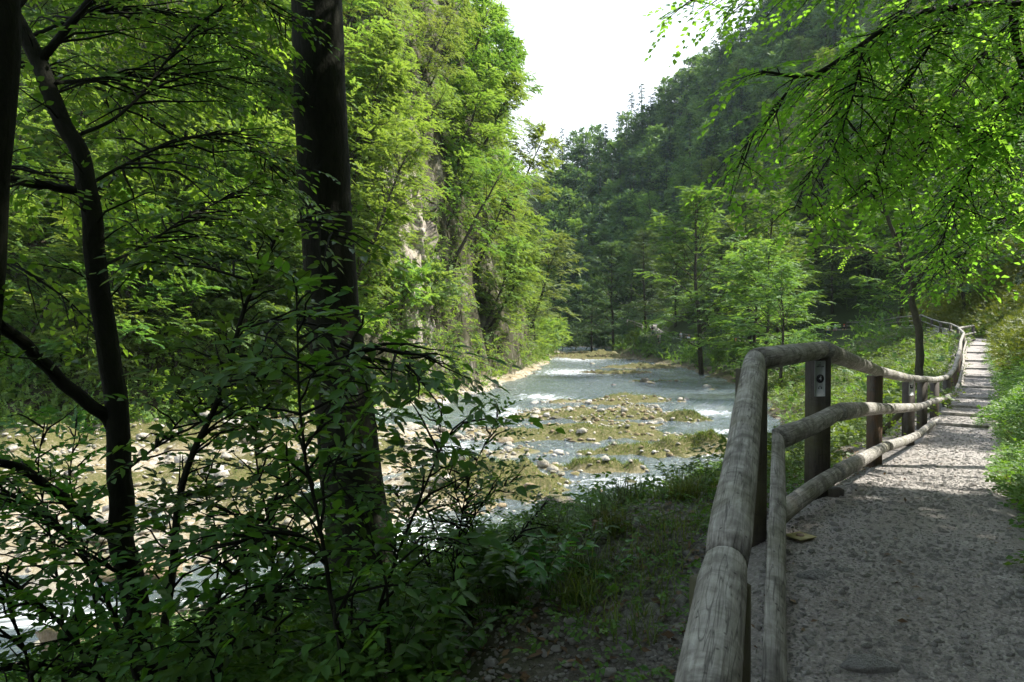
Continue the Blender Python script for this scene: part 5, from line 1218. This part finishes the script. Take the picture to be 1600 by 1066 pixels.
# right verge herbs and hillside
mb = MB(); n = 5000; dd = 3 + 55 * RNG.random(n) ** 1.5; ii = np.clip(np.searchsorted(pc[:, 1], dd), 0, len(pc) - 1)
T = unit(np.gradient(pc[:, :2], axis=0)); nr = np.stack([T[:, 1], -T[:, 0]], -1)[ii]; off_ = PW(dd) + .16 + np.abs(RNG.normal(0, .8, n)) * (1 + dd * .05)
xy = pc[ii, :2] + nr * off_[:, None]; z = land(xy[:, 0], xy[:, 1]); P = np.stack([xy[:, 0], xy[:, 1], z], -1); nb_ = P[:, 1] < 14
herb_clump(mb, P[nb_], .16, .18, 8, .045, .03); herb_clump(mb, P[~nb_], .3, .4, 7, .09, .05)
tag(mb.obj('verge_herbs', M['herb']), 'green herbs along the right verge of the path', 'herbs', kind='stuff')
# grassy hillside above the path and grass in the verge
mb = MB(); n = 60000; dd = 3.2 + 55 * RNG.random(n) ** 1.3; ii = np.clip(np.searchsorted(pc[:, 1], dd), 0, len(pc) - 1)
nr = np.stack([T[:, 1], -T[:, 0]], -1)[ii]; off_ = PW(dd) + .12 + np.abs(RNG.normal(0, 1.0, n)) * np.interp(dd, [3, 12, 30, 50], [.3, 1, 5, 8])
xy = pc[ii, :2] + nr * off_[:, None]; z = land(xy[:, 0], xy[:, 1]); P = np.stack([xy[:, 0], xy[:, 1], z - .01], -1); sc = np.interp(P[:, 1], [3, 12, 50], [.14, .25, .5])
blades(mb, P, sc, .012, .7, 3)
tag(mb.obj('hillside_grass', M['grassm']), 'grass on the hillside and verge right of the path', 'grass', kind='stuff')
mb = MB(); n = 60000; bi = RNG.integers(0, len(BARS), n); Bq = np.array(BARS)[bi]; x = Bq[:, 0] + RNG.normal(0, .5, n) * Bq[:, 2]; y = Bq[:, 1] + RNG.normal(0, .5, n) * Bq[:, 3]; z, inf = land(x, y, True)
k = (inf['moss'] > .5) & (z > WZ + .03) & inf['inriv'] & (RNG.random(n) < .8)
P = np.stack([x[k], y[k], z[k] - .02], -1); blades(mb, P, .17 * RNG.uniform(.4, 1.6, len(P)), .022, .9, 2)
tag(mb.obj('moss_tufts', M['moss']), 'yellow-green moss and short grass on the river islands', 'moss', kind='stuff')
# individual grass tufts on the near bank
def tuft(px, py, d, h, n, label, w=.008, mat='grassm', az=None):
    p = at(px, py, d); p[2] = hgt(p[0], p[1]); e = MB(); P = RNG.normal(0, .05, (n, 3)) * (1, 1, 0)
    blades(e, P, h, w, .8, 5, az); o = e.obj('grass_tuft', M[mat], None, False, p); return tag(o, label, 'grass tuft', 'grass tufts on the near bank')
M['tuft'] = leafmat('tuft_blade', (.035, .075, .02), (.08, .13, .035), .35, .45, .4)
tuft(975, 800, 5.6, .38, 130, 'arching dark grass tuft standing against the water', .009, 'tuft'); tuft(1000, 795, 5.7, .34, 80, 'smaller grass tuft touching the right side of the arching tuft', .008, 'tuft')
tuft(870, 880, 5.0, .34, 220, 'dense pale grass tuft on the bank edge left of the stony verge', .007, 'tuft'); tuft(840, 900, 5.0, .3, 160, 'dense grass tuft just left of the pale bank tuft', .007, 'tuft')
tuft(720, 1010, 4.2, .3, 160, 'grass tuft in the dark herbs at the bottom middle', .006, 'tuft'); tuft(910, 985, 4.0, .22, 90, 'low grass tuft beside the dead leaves near the bottom', .006, 'tuft')
for i, (px, py, d, lb) in enumerate([(1070, 800, 5.4, 'short grass tuft on the bank edge close to the top rail'), (940, 850, 5.0, 'green grass tuft midway between the pale bank tuft and the rail'), (900, 1030, 3.7, 'thin grass tuft at the bottom edge beside the verge'), (800, 1040, 3.9, 'broad grass tuft at the bottom edge in the herbs'), (960, 900, 4.5, 'sparse grass tuft among the dead leaves of the verge'), (790, 930, 4.6, 'grass tuft behind the nettle-like plant')]):
    tuft(px, py, d, .24, 120, lb, .006, 'tuft' if i % 2 else 'grassm')
# tall thin grass stalks against the river
for px, py, d, lb in ((880, 800, 5.2, 'thin tall grass stalks at the water left of the arching tuft'), (925, 800, 5.2, 'thin tall grass stalks just behind the arching tuft')):
    tuft(px, py + 20, d, .55, 9, lb, .003, 'tuft')
# leafy plants: broad leaves near the lens at the bottom
def leafy_plant(px, py, d, h, nst, L, Wd, label, mat='leaf_near', nn=7, spread=.22, name='leafy_plant'):
    p = at(px, py, d); g = hgt(p[0], p[1]); p[2] = g; e = empty(name, p, label, 'plant', 'leafy plants on the near bank'); st_, lv = MB(), MB()
    for i in range(nst):
        a = i * 2.4 + RNG.normal(0, .4); tp = np.array((math.cos(a) * spread * RNG.uniform(.4, 1.2), math.sin(a) * spread, h * RNG.uniform(.6, 1.1))); md = tp * (.35, .35, .6)
        tube(st_, [(0, 0, -.03), md, tp], [.004, .003, .002], 4, cap=False)
        u = np.linspace(.3, 1, nn); Pm = (1 - u)[:, None] ** 2 * 0 + 2 * ((1 - u) * u)[:, None] * md + (u ** 2)[:, None] * tp
        for s in (-1, 1):
            d_ = np.stack([np.cos(a + s * 1.2 + u * 0), np.sin(a + s * 1.2 + u * 0), 0 * u + .1], -1) + RNG.normal(0, .25, (nn, 3)) + np.array((math.cos(a), math.sin(a), 0)) * .5
            leaves(lv, Pm, d_, np.array((0, 0, 1.)) + RNG.normal(0, .25, (nn, 3)), L * RNG.uniform(.7, 1.1, nn), Wd * RNG.uniform(.8, 1.1, nn), True)
    st_.obj('stems', M['tuft'], e); lv.obj('leaves', M[mat], e); return e
leafy_plant(610, 1000, 3.3, .55, 9, .10, .055, 'plant of large pale-lit leaves at the bottom, below the big dark trunk', spread=.3)
leafy_plant(680, 1060, 3.4, .4, 7, .09, .05, 'broad-leaved plant at the bottom edge right of the large pale-lit leaves')
leafy_plant(790, 960, 4.0, .42, 8, .10, .07, 'nettle-like plant with pointed leaves left of the bare stony verge', spread=.2)
leafy_plant(760, 870, 4.6, .4, 8, .09, .06, 'upright green plant in front of the shaded water', spread=.2)
leafy_plant(1060, 770, 6.2, .3, 8, .06, .035, 'leafy plant at the bank edge just left of the top rail', 'herb')
leafy_plant(1100, 775, 5.8, .2, 7, .05, .03, 'low bright plant touching the top rail at the bank edge', 'herb')
leafy_plant(930, 930, 4.4, .15, 6, .06, .03, 'small seedling with narrow leaves on the dead leaves', 'leaf_near', 4)
leafy_plant(1010, 900, 4.6, .12, 5, .05, .035, 'small seedling on the stony verge near the rail', 'herb', 4)
leafy_plant(950, 1010, 3.9, .16, 6, .06, .03, 'seedling with star of leaves near the bottom beside the verge', 'leaf_near', 4)
leafy_plant(850, 1040, 3.8, .3, 8, .08, .045, 'bushy green plant at the bottom edge right of the middle tuft')
leafy_plant(600, 870, 4.4, .5, 9, .08, .05, 'green shrubby plant at the foot of the big dark trunk', spread=.3)
leafy_plant(690, 930, 4.2, .5, 9, .075, .05, 'shrubby plant between the dark trunk and the upright green plant', spread=.3)

# ------------------------------------------------------------------ haze
hz = MB(); box(hz, (65, 291, 85), (536, 670, 0)); me = None
hz = MB(); lo, hi = np.array((-203, -43, -9.0)), np.array((333, 623, float(max(215, 1)))); box(hz, (lo + hi) / 2, hi - lo)
m, n, L = newmat('haze'); pv = N(n, 'ShaderNodeVolumePrincipled'); pv.inputs['Density'].default_value = .00009; pv.inputs['Color'].default_value = (.72, .88, 1, 1); pv.inputs['Anisotropy'].default_value = .3
oo = N(n, 'ShaderNodeOutputMaterial'); L(pv.outputs[0], oo.inputs['Volume'])
tag(hz.obj('haze', m), kind='stuff')
print('script done')
